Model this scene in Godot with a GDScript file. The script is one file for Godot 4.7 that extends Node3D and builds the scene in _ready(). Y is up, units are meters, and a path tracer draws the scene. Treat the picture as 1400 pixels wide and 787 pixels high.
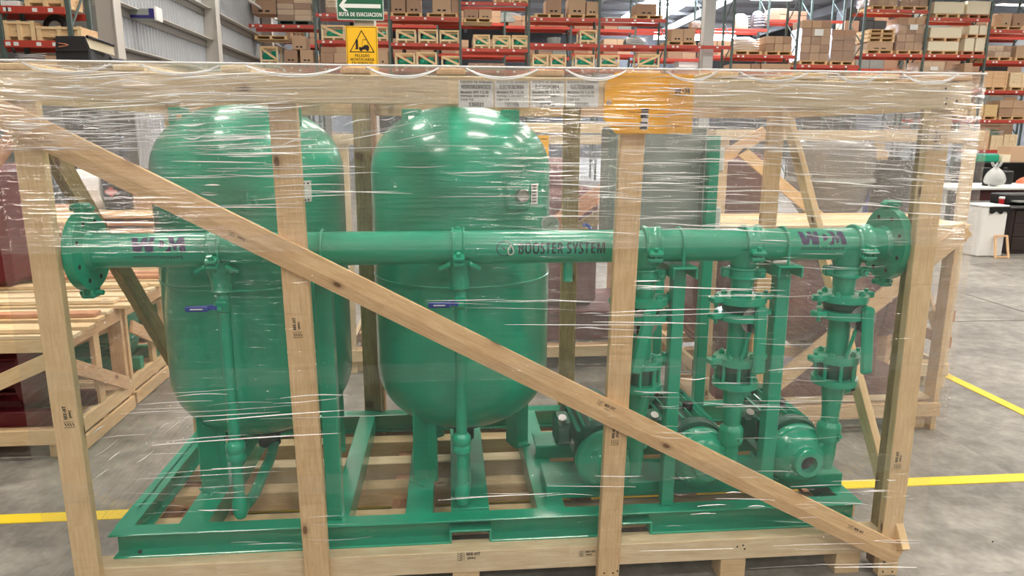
extends Node3D

# ---- camera model: used to turn a place seen in the photograph into a place in the hall at a known depth
const EYE := Vector3(1.4336, 1.8365, 2.5355)
const FOC := 967.747
var cr: Vector3
var cu: Vector3
var cf: Vector3
var M := {}
var rng := RandomNumberGenerator.new()
var used := {}

func cam_axes():
	var yw := deg_to_rad(5.18187)
	var pt := deg_to_rad(12.16823)
	var rl := deg_to_rad(0.2604)
	cf = Vector3(sin(yw) * cos(pt), -sin(pt), -cos(yw) * cos(pt))
	var r := cf.cross(Vector3.UP).normalized()
	var u := r.cross(cf)
	cr = cos(rl) * r + sin(rl) * u
	cu = -sin(rl) * r + cos(rl) * u

func ray(x: float, y: float) -> Vector3:
	return cf * FOC + cr * (x - 700.0) - cu * (y - 393.5)

func pz(x: float, y: float, z: float) -> Vector3:
	var d := ray(x, y)
	return EYE + d * ((z - EYE.z) / d.z)

func py(x: float, y: float, h: float) -> Vector3:
	var d := ray(x, y)
	return EYE + d * ((h - EYE.y) / d.y)

func px(x: float, y: float, w: float) -> Vector3:
	var d := ray(x, y)
	return EYE + d * ((w - EYE.x) / d.x)

# ---- mesh helpers
func mb() -> SurfaceTool:
	var s := SurfaceTool.new()
	s.begin(Mesh.PRIMITIVE_TRIANGLES)
	return s

func tri(s: SurfaceTool, a: Vector3, b: Vector3, c: Vector3, na: Vector3, nb: Vector3, nc: Vector3, ua := Vector2.ZERO, ub := Vector2.ZERO, uc := Vector2.ZERO):
	var g := (b - a).cross(c - a)
	if g.dot(na + nb + nc) > 0.0:
		var t := b; b = c; c = t
		t = nb; nb = nc; nc = t
		var w := ub; ub = uc; uc = w
	s.set_normal(na); s.set_uv(ua); s.add_vertex(a)
	s.set_normal(nb); s.set_uv(ub); s.add_vertex(b)
	s.set_normal(nc); s.set_uv(uc); s.add_vertex(c)

func quad(s: SurfaceTool, a: Vector3, b: Vector3, c: Vector3, d: Vector3, n: Vector3, ua := Vector2.ZERO, ub := Vector2.ZERO, uc := Vector2.ZERO, ud := Vector2.ZERO):
	tri(s, a, b, c, n, n, n, ua, ub, uc)
	tri(s, a, c, d, n, n, n, ua, uc, ud)

# box with chamfered edges; texture u runs along the longest side, in metres
func box(s: SurfaceTool, xf: Transform3D, size: Vector3, ch := 0.0):
	var h := size * 0.5
	var ax := 0
	if size.y >= size.x and size.y >= size.z: ax = 1
	elif size.z >= size.x and size.z >= size.y: ax = 2
	var off := Vector2(rng.randf() * 3.0, rng.randf() * 3.0)
	ch = min(ch, min(h.x, min(h.y, h.z)) * 0.8)
	for i in 3:
		var j := (i + 1) % 3
		var k := (i + 2) % 3
		for sg in [-1.0, 1.0]:
			var n := Vector3.ZERO
			n[i] = sg
			var p := []
			var uv := []
			for q in [[-1, -1], [1, -1], [1, 1], [-1, 1]]:
				var v := Vector3.ZERO
				v[i] = sg * h[i]
				v[j] = q[0] * (h[j] - ch)
				v[k] = q[1] * (h[k] - ch)
				var along: float = v[ax]
				var across: float
				if i == ax:
					along = v[j]; across = v[k]
				else:
					var o := 3 - ax - i
					across = v[o] + float(i) * 0.37
				p.append(xf * v)
				uv.append(Vector2(along, across) + off)
			quad(s, p[0], p[1], p[2], p[3], (xf.basis * n).normalized(), uv[0], uv[1], uv[2], uv[3])
	if ch <= 0.0: return
	for i in 3:
		var j := (i + 1) % 3
		var k := (i + 2) % 3
		for a in [-1.0, 1.0]:
			for b in [-1.0, 1.0]:
				var p := []
				for e in [-1.0, 1.0]:
					var v := Vector3.ZERO
					v[i] = e * (h[i] - ch)
					v[j] = a * h[j]; v[k] = b * (h[k] - ch)
					p.append(v)
					var w := v
					w[j] = a * (h[j] - ch); w[k] = b * h[k]
					p.append(w)
				var n := Vector3.ZERO
				n[j] = a; n[k] = b
				var uvs := []
				for v in p: uvs.append(Vector2(v[ax], v[j if j != ax else k]) + off)
				quad(s, xf * p[0], xf * p[1], xf * p[3], xf * p[2], (xf.basis * n).normalized(), uvs[0], uvs[1], uvs[3], uvs[2])
	for a in [-1.0, 1.0]:
		for b in [-1.0, 1.0]:
			for c in [-1.0, 1.0]:
				var n := Vector3(a, b, c).normalized()
				var nn := (xf.basis * n).normalized()
				tri(s, xf * Vector3(a * h.x, b * (h.y - ch), c * (h.z - ch)), xf * Vector3(a * (h.x - ch), b * h.y, c * (h.z - ch)), xf * Vector3(a * (h.x - ch), b * (h.y - ch), c * h.z), nn, nn, nn, off, off, off)

func at(p: Vector3) -> Transform3D:
	return Transform3D(Basis(), p)

func frame_to(a: Vector3, b: Vector3, up := Vector3.UP) -> Basis:   # x runs from a to b, y near up
	var x := (b - a).normalized()
	if absf(x.dot(up)) > 0.98: up = Vector3.BACK
	var z := x.cross(up).normalized()
	return Basis(x, z.cross(x), z)

# a bar from a to b: size h along up and w across
func bar(s: SurfaceTool, a: Vector3, b: Vector3, h: float, w: float, up := Vector3.UP, ch := 0.0):
	box(s, Transform3D(frame_to(a, b, up), (a + b) * 0.5), Vector3(a.distance_to(b), h, w), ch)

# lathe round the local y axis of xf; profile of Vector2(radius, height); sharp corners by repeating a point
func lathe(s: SurfaceTool, xf: Transform3D, prof: Array, seg := 24, a0 := 0.0, a1 := TAU):
	var nb := xf.basis
	for i in prof.size() - 1:
		var p: Vector2 = prof[i]
		var q: Vector2 = prof[i + 1]
		if p.is_equal_approx(q): continue
		var d := (q - p).normalized()
		var n0 := Vector2(d.y, -d.x)
		var np := n0
		var nq := n0
		if i > 0 and not (prof[i - 1] as Vector2).is_equal_approx(p):
			var e: Vector2 = (p - (prof[i - 1] as Vector2)).normalized()
			if e.dot(d) > 0.7: np = (n0 + Vector2(e.y, -e.x)).normalized()
		if i + 2 < prof.size() and not (prof[i + 2] as Vector2).is_equal_approx(q):
			var e: Vector2 = ((prof[i + 2] as Vector2) - q).normalized()
			if e.dot(d) > 0.7: nq = (n0 + Vector2(e.y, -e.x)).normalized()
		for k in seg:
			var t0 := a0 + (a1 - a0) * k / seg
			var t1 := a0 + (a1 - a0) * (k + 1) / seg
			var c0 := Vector3(cos(t0), 0, sin(t0))
			var c1 := Vector3(cos(t1), 0, sin(t1))
			var A := xf * (c0 * p.x + Vector3(0, p.y, 0))
			var B := xf * (c1 * p.x + Vector3(0, p.y, 0))
			var Cc := xf * (c1 * q.x + Vector3(0, q.y, 0))
			var D := xf * (c0 * q.x + Vector3(0, q.y, 0))
			var nA := (nb * (c0 * np.x + Vector3(0, np.y, 0))).normalized()
			var nB := (nb * (c1 * np.x + Vector3(0, np.y, 0))).normalized()
			var nC := (nb * (c1 * nq.x + Vector3(0, nq.y, 0))).normalized()
			var nD := (nb * (c0 * nq.x + Vector3(0, nq.y, 0))).normalized()
			var u0 := float(k) / seg
			var u1 := float(k + 1) / seg
			if p.x > 1e-6: tri(s, A, B, Cc, nA, nB, nC, Vector2(u0, p.y), Vector2(u1, p.y), Vector2(u1, q.y))
			if q.x > 1e-6: tri(s, A, Cc, D, nA, nC, nD, Vector2(u0, p.y), Vector2(u1, q.y), Vector2(u0, q.y))

# axis along dir, base at p
func ax(p: Vector3, dir: Vector3) -> Transform3D:
	var y := dir.normalized()
	var r := Vector3.RIGHT if absf(y.x) < 0.9 else Vector3.FORWARD
	var z := r.cross(y).normalized()
	return Transform3D(Basis(y.cross(z).normalized(), y, z), p)

func cyl(s: SurfaceTool, a: Vector3, b: Vector3, r: float, seg := 20, r2 := -1.0):
	var l := a.distance_to(b)
	var q := r if r2 < 0 else r2
	lathe(s, ax(a, b - a), [Vector2(0, 0), Vector2(r, 0), Vector2(r, 0), Vector2(q, l), Vector2(q, l), Vector2(0, l)], seg)

func tube(s: SurfaceTool, pts: Array, r: float, seg := 8):
	var prev := []
	var up := Vector3.UP
	for i in pts.size():
		var d: Vector3
		if i == 0: d = pts[1] - pts[0]
		elif i == pts.size() - 1: d = pts[i] - pts[i - 1]
		else: d = (pts[i + 1] - pts[i - 1])
		d = d.normalized()
		if absf(d.dot(up)) > 0.95: up = Vector3.BACK if absf(d.z) < 0.9 else Vector3.RIGHT
		var x := d.cross(up).normalized()
		up = x.cross(d).normalized()
		var ring := []
		for k in seg:
			var t := TAU * k / seg
			ring.append(x * cos(t) + up * sin(t))
		if i > 0:
			for k in seg:
				var l := (k + 1) % seg
				var a: Vector3 = pts[i - 1] + prev[k] * r
				var b: Vector3 = pts[i - 1] + prev[l] * r
				var c: Vector3 = pts[i] + ring[l] * r
				var e: Vector3 = pts[i] + ring[k] * r
				tri(s, a, b, c, prev[k], prev[l], ring[l])
				tri(s, a, c, e, prev[k], ring[l], ring[k])
		prev = ring

# polygon in the xy plane of xf, extruded along +z of xf
func extrude(s: SurfaceTool, poly: PackedVector2Array, xf: Transform3D, depth: float):
	var ids := Geometry2D.triangulate_polygon(poly)
	var nz := xf.basis.z.normalized()
	var off := Vector2(rng.randf(), rng.randf())
	for i in range(0, ids.size(), 3):
		var a := poly[ids[i]]
		var b := poly[ids[i + 1]]
		var c := poly[ids[i + 2]]
		tri(s, xf * Vector3(a.x, a.y, depth), xf * Vector3(b.x, b.y, depth), xf * Vector3(c.x, c.y, depth), nz, nz, nz, a + off, b + off, c + off)
		tri(s, xf * Vector3(a.x, a.y, 0), xf * Vector3(b.x, b.y, 0), xf * Vector3(c.x, c.y, 0), -nz, -nz, -nz, a + off, b + off, c + off)
	var cw := Geometry2D.is_polygon_clockwise(poly)
	for i in poly.size():
		var a := poly[i]
		var b := poly[(i + 1) % poly.size()]
		var d := (b - a).normalized()
		var n2 := Vector2(d.y, -d.x)
		if cw: n2 = -n2
		var n := (xf.basis * Vector3(n2.x, n2.y, 0)).normalized()
		quad(s, xf * Vector3(a.x, a.y, 0), xf * Vector3(b.x, b.y, 0), xf * Vector3(b.x, b.y, depth), xf * Vector3(a.x, a.y, depth), n, a + off, b + off, b + off + Vector2(0, depth), a + off + Vector2(0, depth))

func ngon(n: int, r: float, turn := 0.0) -> PackedVector2Array:
	var p := PackedVector2Array()
	for i in n: p.append(Vector2(cos(turn + TAU * i / n), sin(turn + TAU * i / n)) * r)
	return p

func pv(a: Array) -> PackedVector2Array:
	var p := PackedVector2Array()
	for i in range(0, a.size(), 2): p.append(Vector2(a[i], a[i + 1]))
	return p

# ---- scene tree helpers
func numbered(n: String) -> String:
	var k: int = used.get(n, 0)
	used[n] = k + 1
	return n if k == 0 else "%s_%03d" % [n, k]

func pname(n: String, parent: Node) -> String:
	if not parent.has_node(n): return n
	var i := 1
	while parent.has_node("%s_%03d" % [n, i]): i += 1
	return "%s_%03d" % [n, i]

func tag(o: Node3D, label: String, cat := "", group := "", kind := "") -> Node3D:
	if label: o.set_meta("label", label)
	if cat: o.set_meta("category", cat)
	if group: o.set_meta("group", group)
	if kind: o.set_meta("kind", kind)
	return o

func thing(called: String, label: String, cat: String, p := Vector3.ZERO, group := "") -> Node3D:
	var o := Node3D.new()
	o.name = numbered(called)
	add_child(o)
	o.position = p
	return tag(o, label, cat, group)

# commits a shape as one mesh under parent (the root when null); shapes are given in world axes unless local is set
func obj(called: String, shape, mat: Material, parent: Node3D = null, local := false) -> MeshInstance3D:
	var o := MeshInstance3D.new()
	o.mesh = shape.commit() if shape is SurfaceTool else shape
	o.material_override = mat
	if parent == null:
		o.name = numbered(called)
		add_child(o)
	else:
		o.name = pname(called, parent)
		parent.add_child(o)
		if not local: o.transform = gx(parent).affine_inverse()
	return o

func gx(n: Node3D) -> Transform3D:
	var t := n.transform
	var p := n.get_parent()
	while p is Node3D and p != self:
		t = p.transform * t
		p = p.get_parent()
	return t

func struct(called: String, shape, mat: Material, label := "") -> MeshInstance3D:
	var o := obj(called, shape, mat)
	o.set_meta("kind", "structure")
	if label: o.set_meta("label", label)
	return o

# a sawn board as a part: a to b, width along up, thickness across
func board(parent: Node3D, called: String, a: Vector3, b: Vector3, w: float, t: float, mat: Material, up := Vector3.UP, ch := 0.0025) -> MeshInstance3D:
	var s := mb()
	bar(s, a, b, w, t, up, ch)
	return obj(called, s, mat, parent)

func boxp(parent: Node3D, called: String, lo: Vector3, hi: Vector3, mat: Material, ch := 0.003) -> MeshInstance3D:
	var s := mb()
	box(s, at((lo + hi) * 0.5), (hi - lo).abs(), ch)
	return obj(called, s, mat, parent)

# ---- lettering
func text_mesh(t: String, bold := true, mono := false) -> TextMesh:
	var m := TextMesh.new()
	var f := SystemFont.new()
	f.font_names = PackedStringArray(["Droid Sans Mono" if mono else "Droid Sans"])
	f.font_weight = 700 if bold else 400
	m.font = f
	m.text = t
	m.font_size = 64
	m.pixel_size = 0.01
	m.depth = 0.02
	m.curve_step = 2.0
	return m

# lettering fitted into w x h metres, centred at xf, facing xf's z
func letters(parent: Node3D, called: String, t: String, w: float, h: float, xf: Transform3D, mat: Material, bold := true, mono := false):
	var m := text_mesh(t, bold, mono)
	var ab := m.get_aabb()
	var k := Vector3(w / ab.size.x, h / ab.size.y, 0.05)
	var o := MeshInstance3D.new()
	o.mesh = m
	o.material_override = mat
	o.name = pname(called, parent)
	parent.add_child(o)
	var c := ab.position + ab.size * 0.5
	o.transform = gx(parent).affine_inverse() * xf * Transform3D(Basis.from_scale(k), Vector3(-c.x * k.x, -c.y * k.y, 0))

func subdivide(tris: Array, out: Array, most: float):
	while tris.size():
		var t: Array = tris.pop_back()
		var a: Vector2 = t[0]
		var b: Vector2 = t[1]
		var c: Vector2 = t[2]
		var e := [absf(a.y - b.y), absf(b.y - c.y), absf(c.y - a.y)]
		var i := 0
		if e[1] > e[0]: i = 1
		if e[2] > e[i]: i = 2
		if e[i] <= most: out.append(t); continue
		var p: Vector2 = t[i]
		var q: Vector2 = t[(i + 1) % 3]
		var r: Vector2 = t[(i + 2) % 3]
		var m := (p + q) * 0.5
		tris.append([p, m, r])
		tris.append([m, q, r])

# flat triangles (in metres) wrapped on a pipe along x: centre c, radius r, turned by lift radians from the front
func wrapped(parent: Node3D, called: String, tris: Array, c: Vector3, r: float, lift: float, mat: Material):
	var out := []
	subdivide(tris, out, 0.007)
	var s := mb()
	for t in out:
		var v := []
		var n := []
		for p in t:
			var an: float = lift + p.y / r
			var d := Vector3(0, sin(an), cos(an))
			v.append(c + Vector3(p.x, 0, 0) + d * (r + 0.0007))
			n.append(d)
		tri(s, v[0], v[1], v[2], n[0], n[1], n[2])
	obj(called, s, mat, parent)

func text_tris(t: String, w: float, h: float, o: Vector2, bold := true) -> Array:
	var m := text_mesh(t, bold)
	m.depth = 0.0
	var ab := m.get_aabb()
	var arr := m.surface_get_arrays(0)
	var v: PackedVector3Array = arr[Mesh.ARRAY_VERTEX]
	var ix: PackedInt32Array = arr[Mesh.ARRAY_INDEX] if arr[Mesh.ARRAY_INDEX] != null else PackedInt32Array()
	var res := []
	var n := ix.size() if ix.size() else v.size()
	for i in range(0, n - 2, 3):
		var q := []
		for k in 3:
			var p := v[ix[i + k] if ix.size() else i + k]
			q.append(Vector2((p.x - ab.position.x) / ab.size.x * w, (p.y - ab.position.y) / ab.size.y * h) + o)
		res.append(q)
	return res

func poly_tris(poly: PackedVector2Array, k: Vector2, o: Vector2) -> Array:
	var ids := Geometry2D.triangulate_polygon(poly)
	var res := []
	for i in range(0, ids.size(), 3):
		res.append([poly[ids[i]] * k + o, poly[ids[i + 1]] * k + o, poly[ids[i + 2]] * k + o])
	return res

func ring_tris(c: Vector2, r0: float, r1: float, n := 28) -> Array:
	var res := []
	for i in n:
		var a := Vector2.from_angle(TAU * i / n)
		var b := Vector2.from_angle(TAU * (i + 1) / n)
		res.append([c + a * r0, c + b * r0, c + b * r1])
		res.append([c + a * r0, c + b * r1, c + a * r1])
	return res

func logo_tris(o: Vector2, h: float) -> Array:   # the heavy W, a notched D and an M
	var k := Vector2(h * 0.93, h)
	var r := poly_tris(pv([0, 1, .36, 1, .55, .42, .72, 1, 1.02, 1, 1.14, .42, 1.16, 1, 1.48, 1, 1.48, 0, 1.0, 0, .86, .42, .70, 0, .22, 0]), k, o)
	r += poly_tris(pv([1.82, .24, 2.0, .26, 2.14, .36, 2.18, .5, 2.14, .64, 2.0, .74, 1.82, .76]), k, o)
	r += poly_tris(pv([2.18, 0, 2.42, .24, 2.50, .5, 2.42, .76, 2.22, 1, 2.66, 1, 2.86, .5, 3.0, 1, 3.36, 1, 3.56, 0, 3.16, 0, 3.08, .52, 2.94, .1, 2.78, .1, 2.68, .52, 2.58, 0]), k, o)
	return r

# ---- materials
func mat(c: Color, rough := 0.6, metal := 0.0) -> StandardMaterial3D:
	var m := StandardMaterial3D.new()
	m.albedo_color = c
	m.roughness = rough
	m.metallic = metal
	return m

func rgb(r: int, g: int, b: int) -> Color:
	return Color(r / 255.0, g / 255.0, b / 255.0)

func noise(sd: int, fr: float, oct := 4) -> FastNoiseLite:
	var n := FastNoiseLite.new()
	n.seed = sd
	n.frequency = fr
	n.fractal_octaves = oct
	return n

func wood(a: Color, b: Color, sd: int, knots: int) -> StandardMaterial3D:
	var W := 768
	var H := 192
	var im := Image.create(W, H, false, Image.FORMAT_RGB8)
	var n1 := noise(sd, 1.0, 3)
	var n2 := noise(sd + 9, 1.0, 2)
	var r := RandomNumberGenerator.new()
	r.seed = sd
	var ks := []
	for i in knots: ks.append(Vector3(r.randf_range(40, W - 40), r.randf_range(20, H - 20), r.randf_range(5.0, 9.0)))
	for y in H:
		for x in W:
			var fx := float(x)
			var fy := float(y)
			var kd := 0.0
			for k in ks:
				var dx: float = (fx - k.x) / 1.6
				var dy: float = fy - k.y
				var q: float = (dx * dx + dy * dy) / (k.z * k.z)
				if q < 12.0:
					kd = maxf(kd, 1.0 if q < 0.8 else 0.45 * exp(-(q - 0.8) * 0.5))
					fy += dy * 1.2 * exp(-q * 0.4)
			var g := n1.get_noise_2d(fx * 0.010, fy * 0.16) * 0.75 + n2.get_noise_2d(fx * 0.05, fy * 0.7) * 0.45
			g += n2.get_noise_2d(fx * 0.012 + 40.0, fy * 0.025) * 0.5
			var t := clampf(0.42 + g * 0.75, 0.0, 1.0)
			var c := a.lerp(b, t)
			c = c.lerp(Color(0.36, 0.22, 0.13), kd * 0.75)
			im.set_pixel(x, y, c)
	im.generate_mipmaps()
	var m := StandardMaterial3D.new()
	m.albedo_texture = ImageTexture.create_from_image(im)
	m.uv1_scale = Vector3(1.0 / 1.4, 1.0 / 0.28, 1)
	m.roughness = 0.72
	m.metallic_specular = 0.35
	return m

func film(alpha: float, sd: int, strength: float, stretch: int, sx := 1.0, sy := 1.0) -> StandardMaterial3D:
	var n := noise(sd, 0.02, 4)
	n.fractal_type = FastNoiseLite.FRACTAL_RIDGED
	var im := n.get_image(1024 / stretch, 1024)
	im.convert(Image.FORMAT_RGB8)
	im.resize(1024, 1024, Image.INTERPOLATE_CUBIC)
	im.bump_map_to_normal_map(strength)
	var m := StandardMaterial3D.new()
	m.transparency = BaseMaterial3D.TRANSPARENCY_ALPHA
	m.albedo_color = Color(0.93, 0.92, 0.92, alpha)
	m.roughness = 0.13
	m.metallic_specular = 0.5
	m.normal_enabled = true
	m.normal_texture = ImageTexture.create_from_image(im)
	m.uv1_scale = Vector3(sx, sy, 1)
	m.cull_mode = BaseMaterial3D.CULL_DISABLED
	return m

func make_materials():
	M.pine = wood(rgb(232, 202, 158), rgb(210, 174, 128), 3, 1)
	M.pine2 = wood(rgb(232, 206, 164), rgb(214, 182, 136), 17, 1)
	M.pine3 = wood(rgb(228, 194, 154), rgb(204, 162, 122), 29, 2)
	M.pale = wood(rgb(236, 218, 184), rgb(218, 192, 152), 41, 1)
	M.grey_pine = wood(rgb(176, 152, 106), rgb(134, 112, 74), 53, 2)
	M.red_pine = wood(rgb(210, 162, 126), rgb(174, 118, 88), 67, 3)
	M.ply = wood(rgb(222, 196, 148), rgb(204, 172, 120), 71, 0)
	M.green = mat(rgb(10, 165, 130), 0.28)
	M.green.clearcoat_enabled = true
	M.green.clearcoat = 0.5
	M.green.clearcoat_roughness = 0.12
	var gn := noise(5, 0.02, 3)
	var gi := gn.get_image(256, 256)
	gi.convert(Image.FORMAT_RGB8)
	gi.bump_map_to_normal_map(1.2)
	M.green.normal_enabled = true
	M.green.normal_texture = ImageTexture.create_from_image(gi)
	M.green.normal_scale = 0.25
	M.green.uv1_triplanar = true
	M.green.uv1_scale = Vector3(4, 4, 4)
	M.green_dull = mat(rgb(8, 148, 114), 0.5)
	M.maroon = mat(rgb(92, 18, 28), 0.42)
	M.hole = mat(rgb(14, 30, 26), 0.9)
	M.steel = mat(rgb(190, 190, 188), 0.3, 0.8)
	M.dark = mat(rgb(34, 34, 36), 0.5)
	M.black = mat(rgb(14, 14, 15), 0.4)
	M.ink = mat(rgb(38, 32, 30), 0.8)
	M.navy = mat(rgb(30, 22, 84), 0.4)
	M.booster = mat(rgb(8, 44, 54), 0.4)
	M.white = mat(rgb(232, 232, 230), 0.6)
	M.paper = mat(rgb(228, 228, 226), 0.7)
	M.blue = mat(rgb(28, 62, 150), 0.4)
	M.grey = mat(rgb(140, 146, 142), 0.45)
	M.wall = mat(rgb(166, 170, 175), 0.55)
	M.column = mat(rgb(198, 193, 186), 0.55)
	M.ceil = mat(rgb(150, 149, 151), 0.7)
	M.rack_red = mat(rgb(184, 68, 54), 0.5)
	M.rack_green = mat(rgb(78, 94, 90), 0.5)
	M.carton = mat(rgb(186, 155, 126), 0.8)
	M.carton2 = mat(rgb(166, 134, 110), 0.8)
	M.wrap = mat(rgb(206, 180, 152), 0.3)
	M.cream = mat(rgb(226, 216, 190), 0.6)
	M.yellow = mat(rgb(236, 206, 40), 0.5)
	M.sign_yellow = mat(rgb(250, 196, 30), 0.45)
	M.sign_green = mat(rgb(20, 96, 66), 0.45)
	M.orange = mat(rgb(255, 188, 24), 0.6)
	M.film = film(0.015, 11, 6.0, 16, 0.9, 0.9)
	M.film2 = film(0.065, 23, 22.0, 16, 1.1, 1.3)
	M.film3 = film(0.085, 31, 22.0, 8, 1.6, 1.6)
	var cr_ := mat(Color(0.96, 0.96, 0.97, 0.55), 0.12)
	cr_.transparency = BaseMaterial3D.TRANSPARENCY_ALPHA
	cr_.cull_mode = BaseMaterial3D.CULL_DISABLED
	M.crease = cr_
	var cb := mat(Color(1, 1, 1, 0.92), 0.1)
	cb.transparency = BaseMaterial3D.TRANSPARENCY_ALPHA
	cb.cull_mode = BaseMaterial3D.CULL_DISABLED
	M.crease_bright = cb
	# concrete: soft stains, wear and speckle
	var a := noise(2, 0.006, 5).get_image(512, 512)
	var b := noise(8, 0.05, 4).get_image(512, 512)
	var r := noise(14, 0.2, 2).get_image(512, 512)
	var sc := noise(19, 0.03, 3).get_image(512, 64)
	sc.resize(512, 512, Image.INTERPOLATE_CUBIC)
	var im := Image.create(512, 512, false, Image.FORMAT_RGB8)
	for y in 512:
		for x in 512:
			var v := 0.51 + (sc.get_pixel(y, x).r - 0.5) * 0.12 + (a.get_pixel(x, y).r - 0.5) * 0.15 + (b.get_pixel(x, y).r - 0.5) * 0.16 + (r.get_pixel(x, y).r - 0.5) * 0.08
			im.set_pixel(x, y, Color(v, v * 0.975, v * 0.93))
	M.concrete = mat(Color(1, 1, 1), 0.42)
	M.concrete.albedo_texture = ImageTexture.create_from_image(im)
	M.concrete.uv1_scale = Vector3(0.22, 0.22, 1)
	M.concrete.metallic_specular = 0.4

func _ready():
	rng.seed = 7
	cam_axes()
	# ---- camera
	var cam := Camera3D.new()
	cam.name = "camera"
	cam.transform = Transform3D(Basis(cr, cu, -cf), EYE)
	cam.fov = rad_to_deg(2.0 * atan(393.5 / FOC))
	cam.near = 0.05
	cam.far = 300.0
	add_child(cam)
	cam.current = true
	# ---- sky and exposure
	var we := WorldEnvironment.new()
	we.name = "environment"
	var e := Environment.new()
	e.background_mode = Environment.BG_SKY
	var sk := ProceduralSkyMaterial.new()
	sk.sky_top_color = Color(0.86, 0.9, 0.96)
	sk.sky_horizon_color = Color(0.92, 0.95, 1.0)
	sk.ground_bottom_color = Color(0.5, 0.5, 0.5)
	sk.ground_horizon_color = Color(0.8, 0.82, 0.85)
	sk.sky_energy_multiplier = 5.0
	sk.ground_energy_multiplier = 3.0
	e.sky = Sky.new()
	e.sky.sky_material = sk
	e.tonemap_mode = Environment.TONE_MAPPER_LINEAR
	e.tonemap_exposure = 1.35
	e.sdfgi_enabled = true
	e.ssao_enabled = true
	e.ssil_enabled = true
	we.environment = e
	add_child(we)
	make_materials()
	ceiling_lights(17.0)
	setting()
	crate()
	skid()
	tanks()
	header()
	risers()
	pumps()
	cabinet()
	neighbours()
	right_side()
	signs()
	racks()
	wrap_film()

const ROOF := 10.6

func ceiling_lights(power: float):
	var glow := mat(Color(1, 1, 1), 0.5)
	glow.emission_enabled = true
	glow.emission = Color(1.0, 0.97, 0.92)
	glow.emission_energy_multiplier = 5.0
	var house := mat(rgb(200, 200, 200), 0.5)
	var hs := mb()
	box(hs, at(Vector3(0, 0.06, 0)), Vector3(2.5, 0.1, 0.6), 0.02)
	var hm := hs.commit()
	var ds := mb()
	box(ds, at(Vector3.ZERO), Vector3(2.3, 0.03, 0.45), 0.004)
	var dm := ds.commit()
	var rows := [11.0, 5.5, 0.5, -4.5, -9.5, -15.0, -21.0, -29.5, -38.0]
	var words := ["first", "second", "third", "fourth", "fifth", "sixth", "seventh", "eighth", "ninth", "tenth"]
	for i in rows.size():
		var xs: Array = [-3.0, 3.5, 10.0, 17.3, 24.0, 30.2] if i < 8 else [-1.0, 6.0, 13.0, 19.6, 27.0, 34.3]
		for k in xs.size():
			var t := thing("ceiling_light", "white hanging strip light, %s row from the front wall, %s from the left" % [words[i], words[k]], "light", Vector3(xs[k], 9.3, rows[i]), "roof strip lights")
			obj("housing", hm, house, t, true)
			obj("diffuser", dm, glow, t, true)
			for sd in [-1.0, 1.0]:
				var w := mb()
				bar(w, Vector3(sd, 0.1, 0), Vector3(sd, ROOF - 9.3, 0), 0.02, 0.02)
				obj("hanger", w, house, t, true)
			var l := AreaLight3D.new()
			l.name = "lamp"
			l.area_size = Vector2(2.3, 0.45)
			l.area_normalize_energy = true
			l.light_energy = power
			l.light_color = Color(1.0, 0.965, 0.92)
			l.area_range = 80.0
			l.area_attenuation = 2.0
			l.shadow_enabled = true
			l.position = Vector3(0, -0.05, 0)
			l.rotation.x = -PI / 2
			t.add_child(l)

func corrugated(a: Vector3, b: Vector3, h0: float, h1: float, pitch: float, deep: float, back: float) -> SurfaceTool:
	# ribbed sheet from a to b; ribs stand towards the left of a->b
	var d := b - a
	var l := d.length()
	var n := int(l / pitch)
	var p := PackedVector2Array()
	p.append(Vector2(0, -back))
	for i in n:
		var x := l * i / n
		var w := l / n
		p.append_array(PackedVector2Array([Vector2(x, 0), Vector2(x + w * 0.5, 0), Vector2(x + w * 0.62, deep), Vector2(x + w * 0.88, deep)]))
	p.append(Vector2(l, 0))
	p.append(Vector2(l, -back))
	var x := d.normalized()
	var y := Vector3.UP.cross(x)
	var s := mb()
	extrude(s, p, Transform3D(Basis(x, y, Vector3.UP), Vector3(a.x, h0, a.z)) if x.cross(y).dot(Vector3.UP) > 0 else Transform3D(Basis(x, -y, Vector3.UP), Vector3(a.x, h0, a.z)), h1 - h0)
	return s

const WX := -6.12

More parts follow.
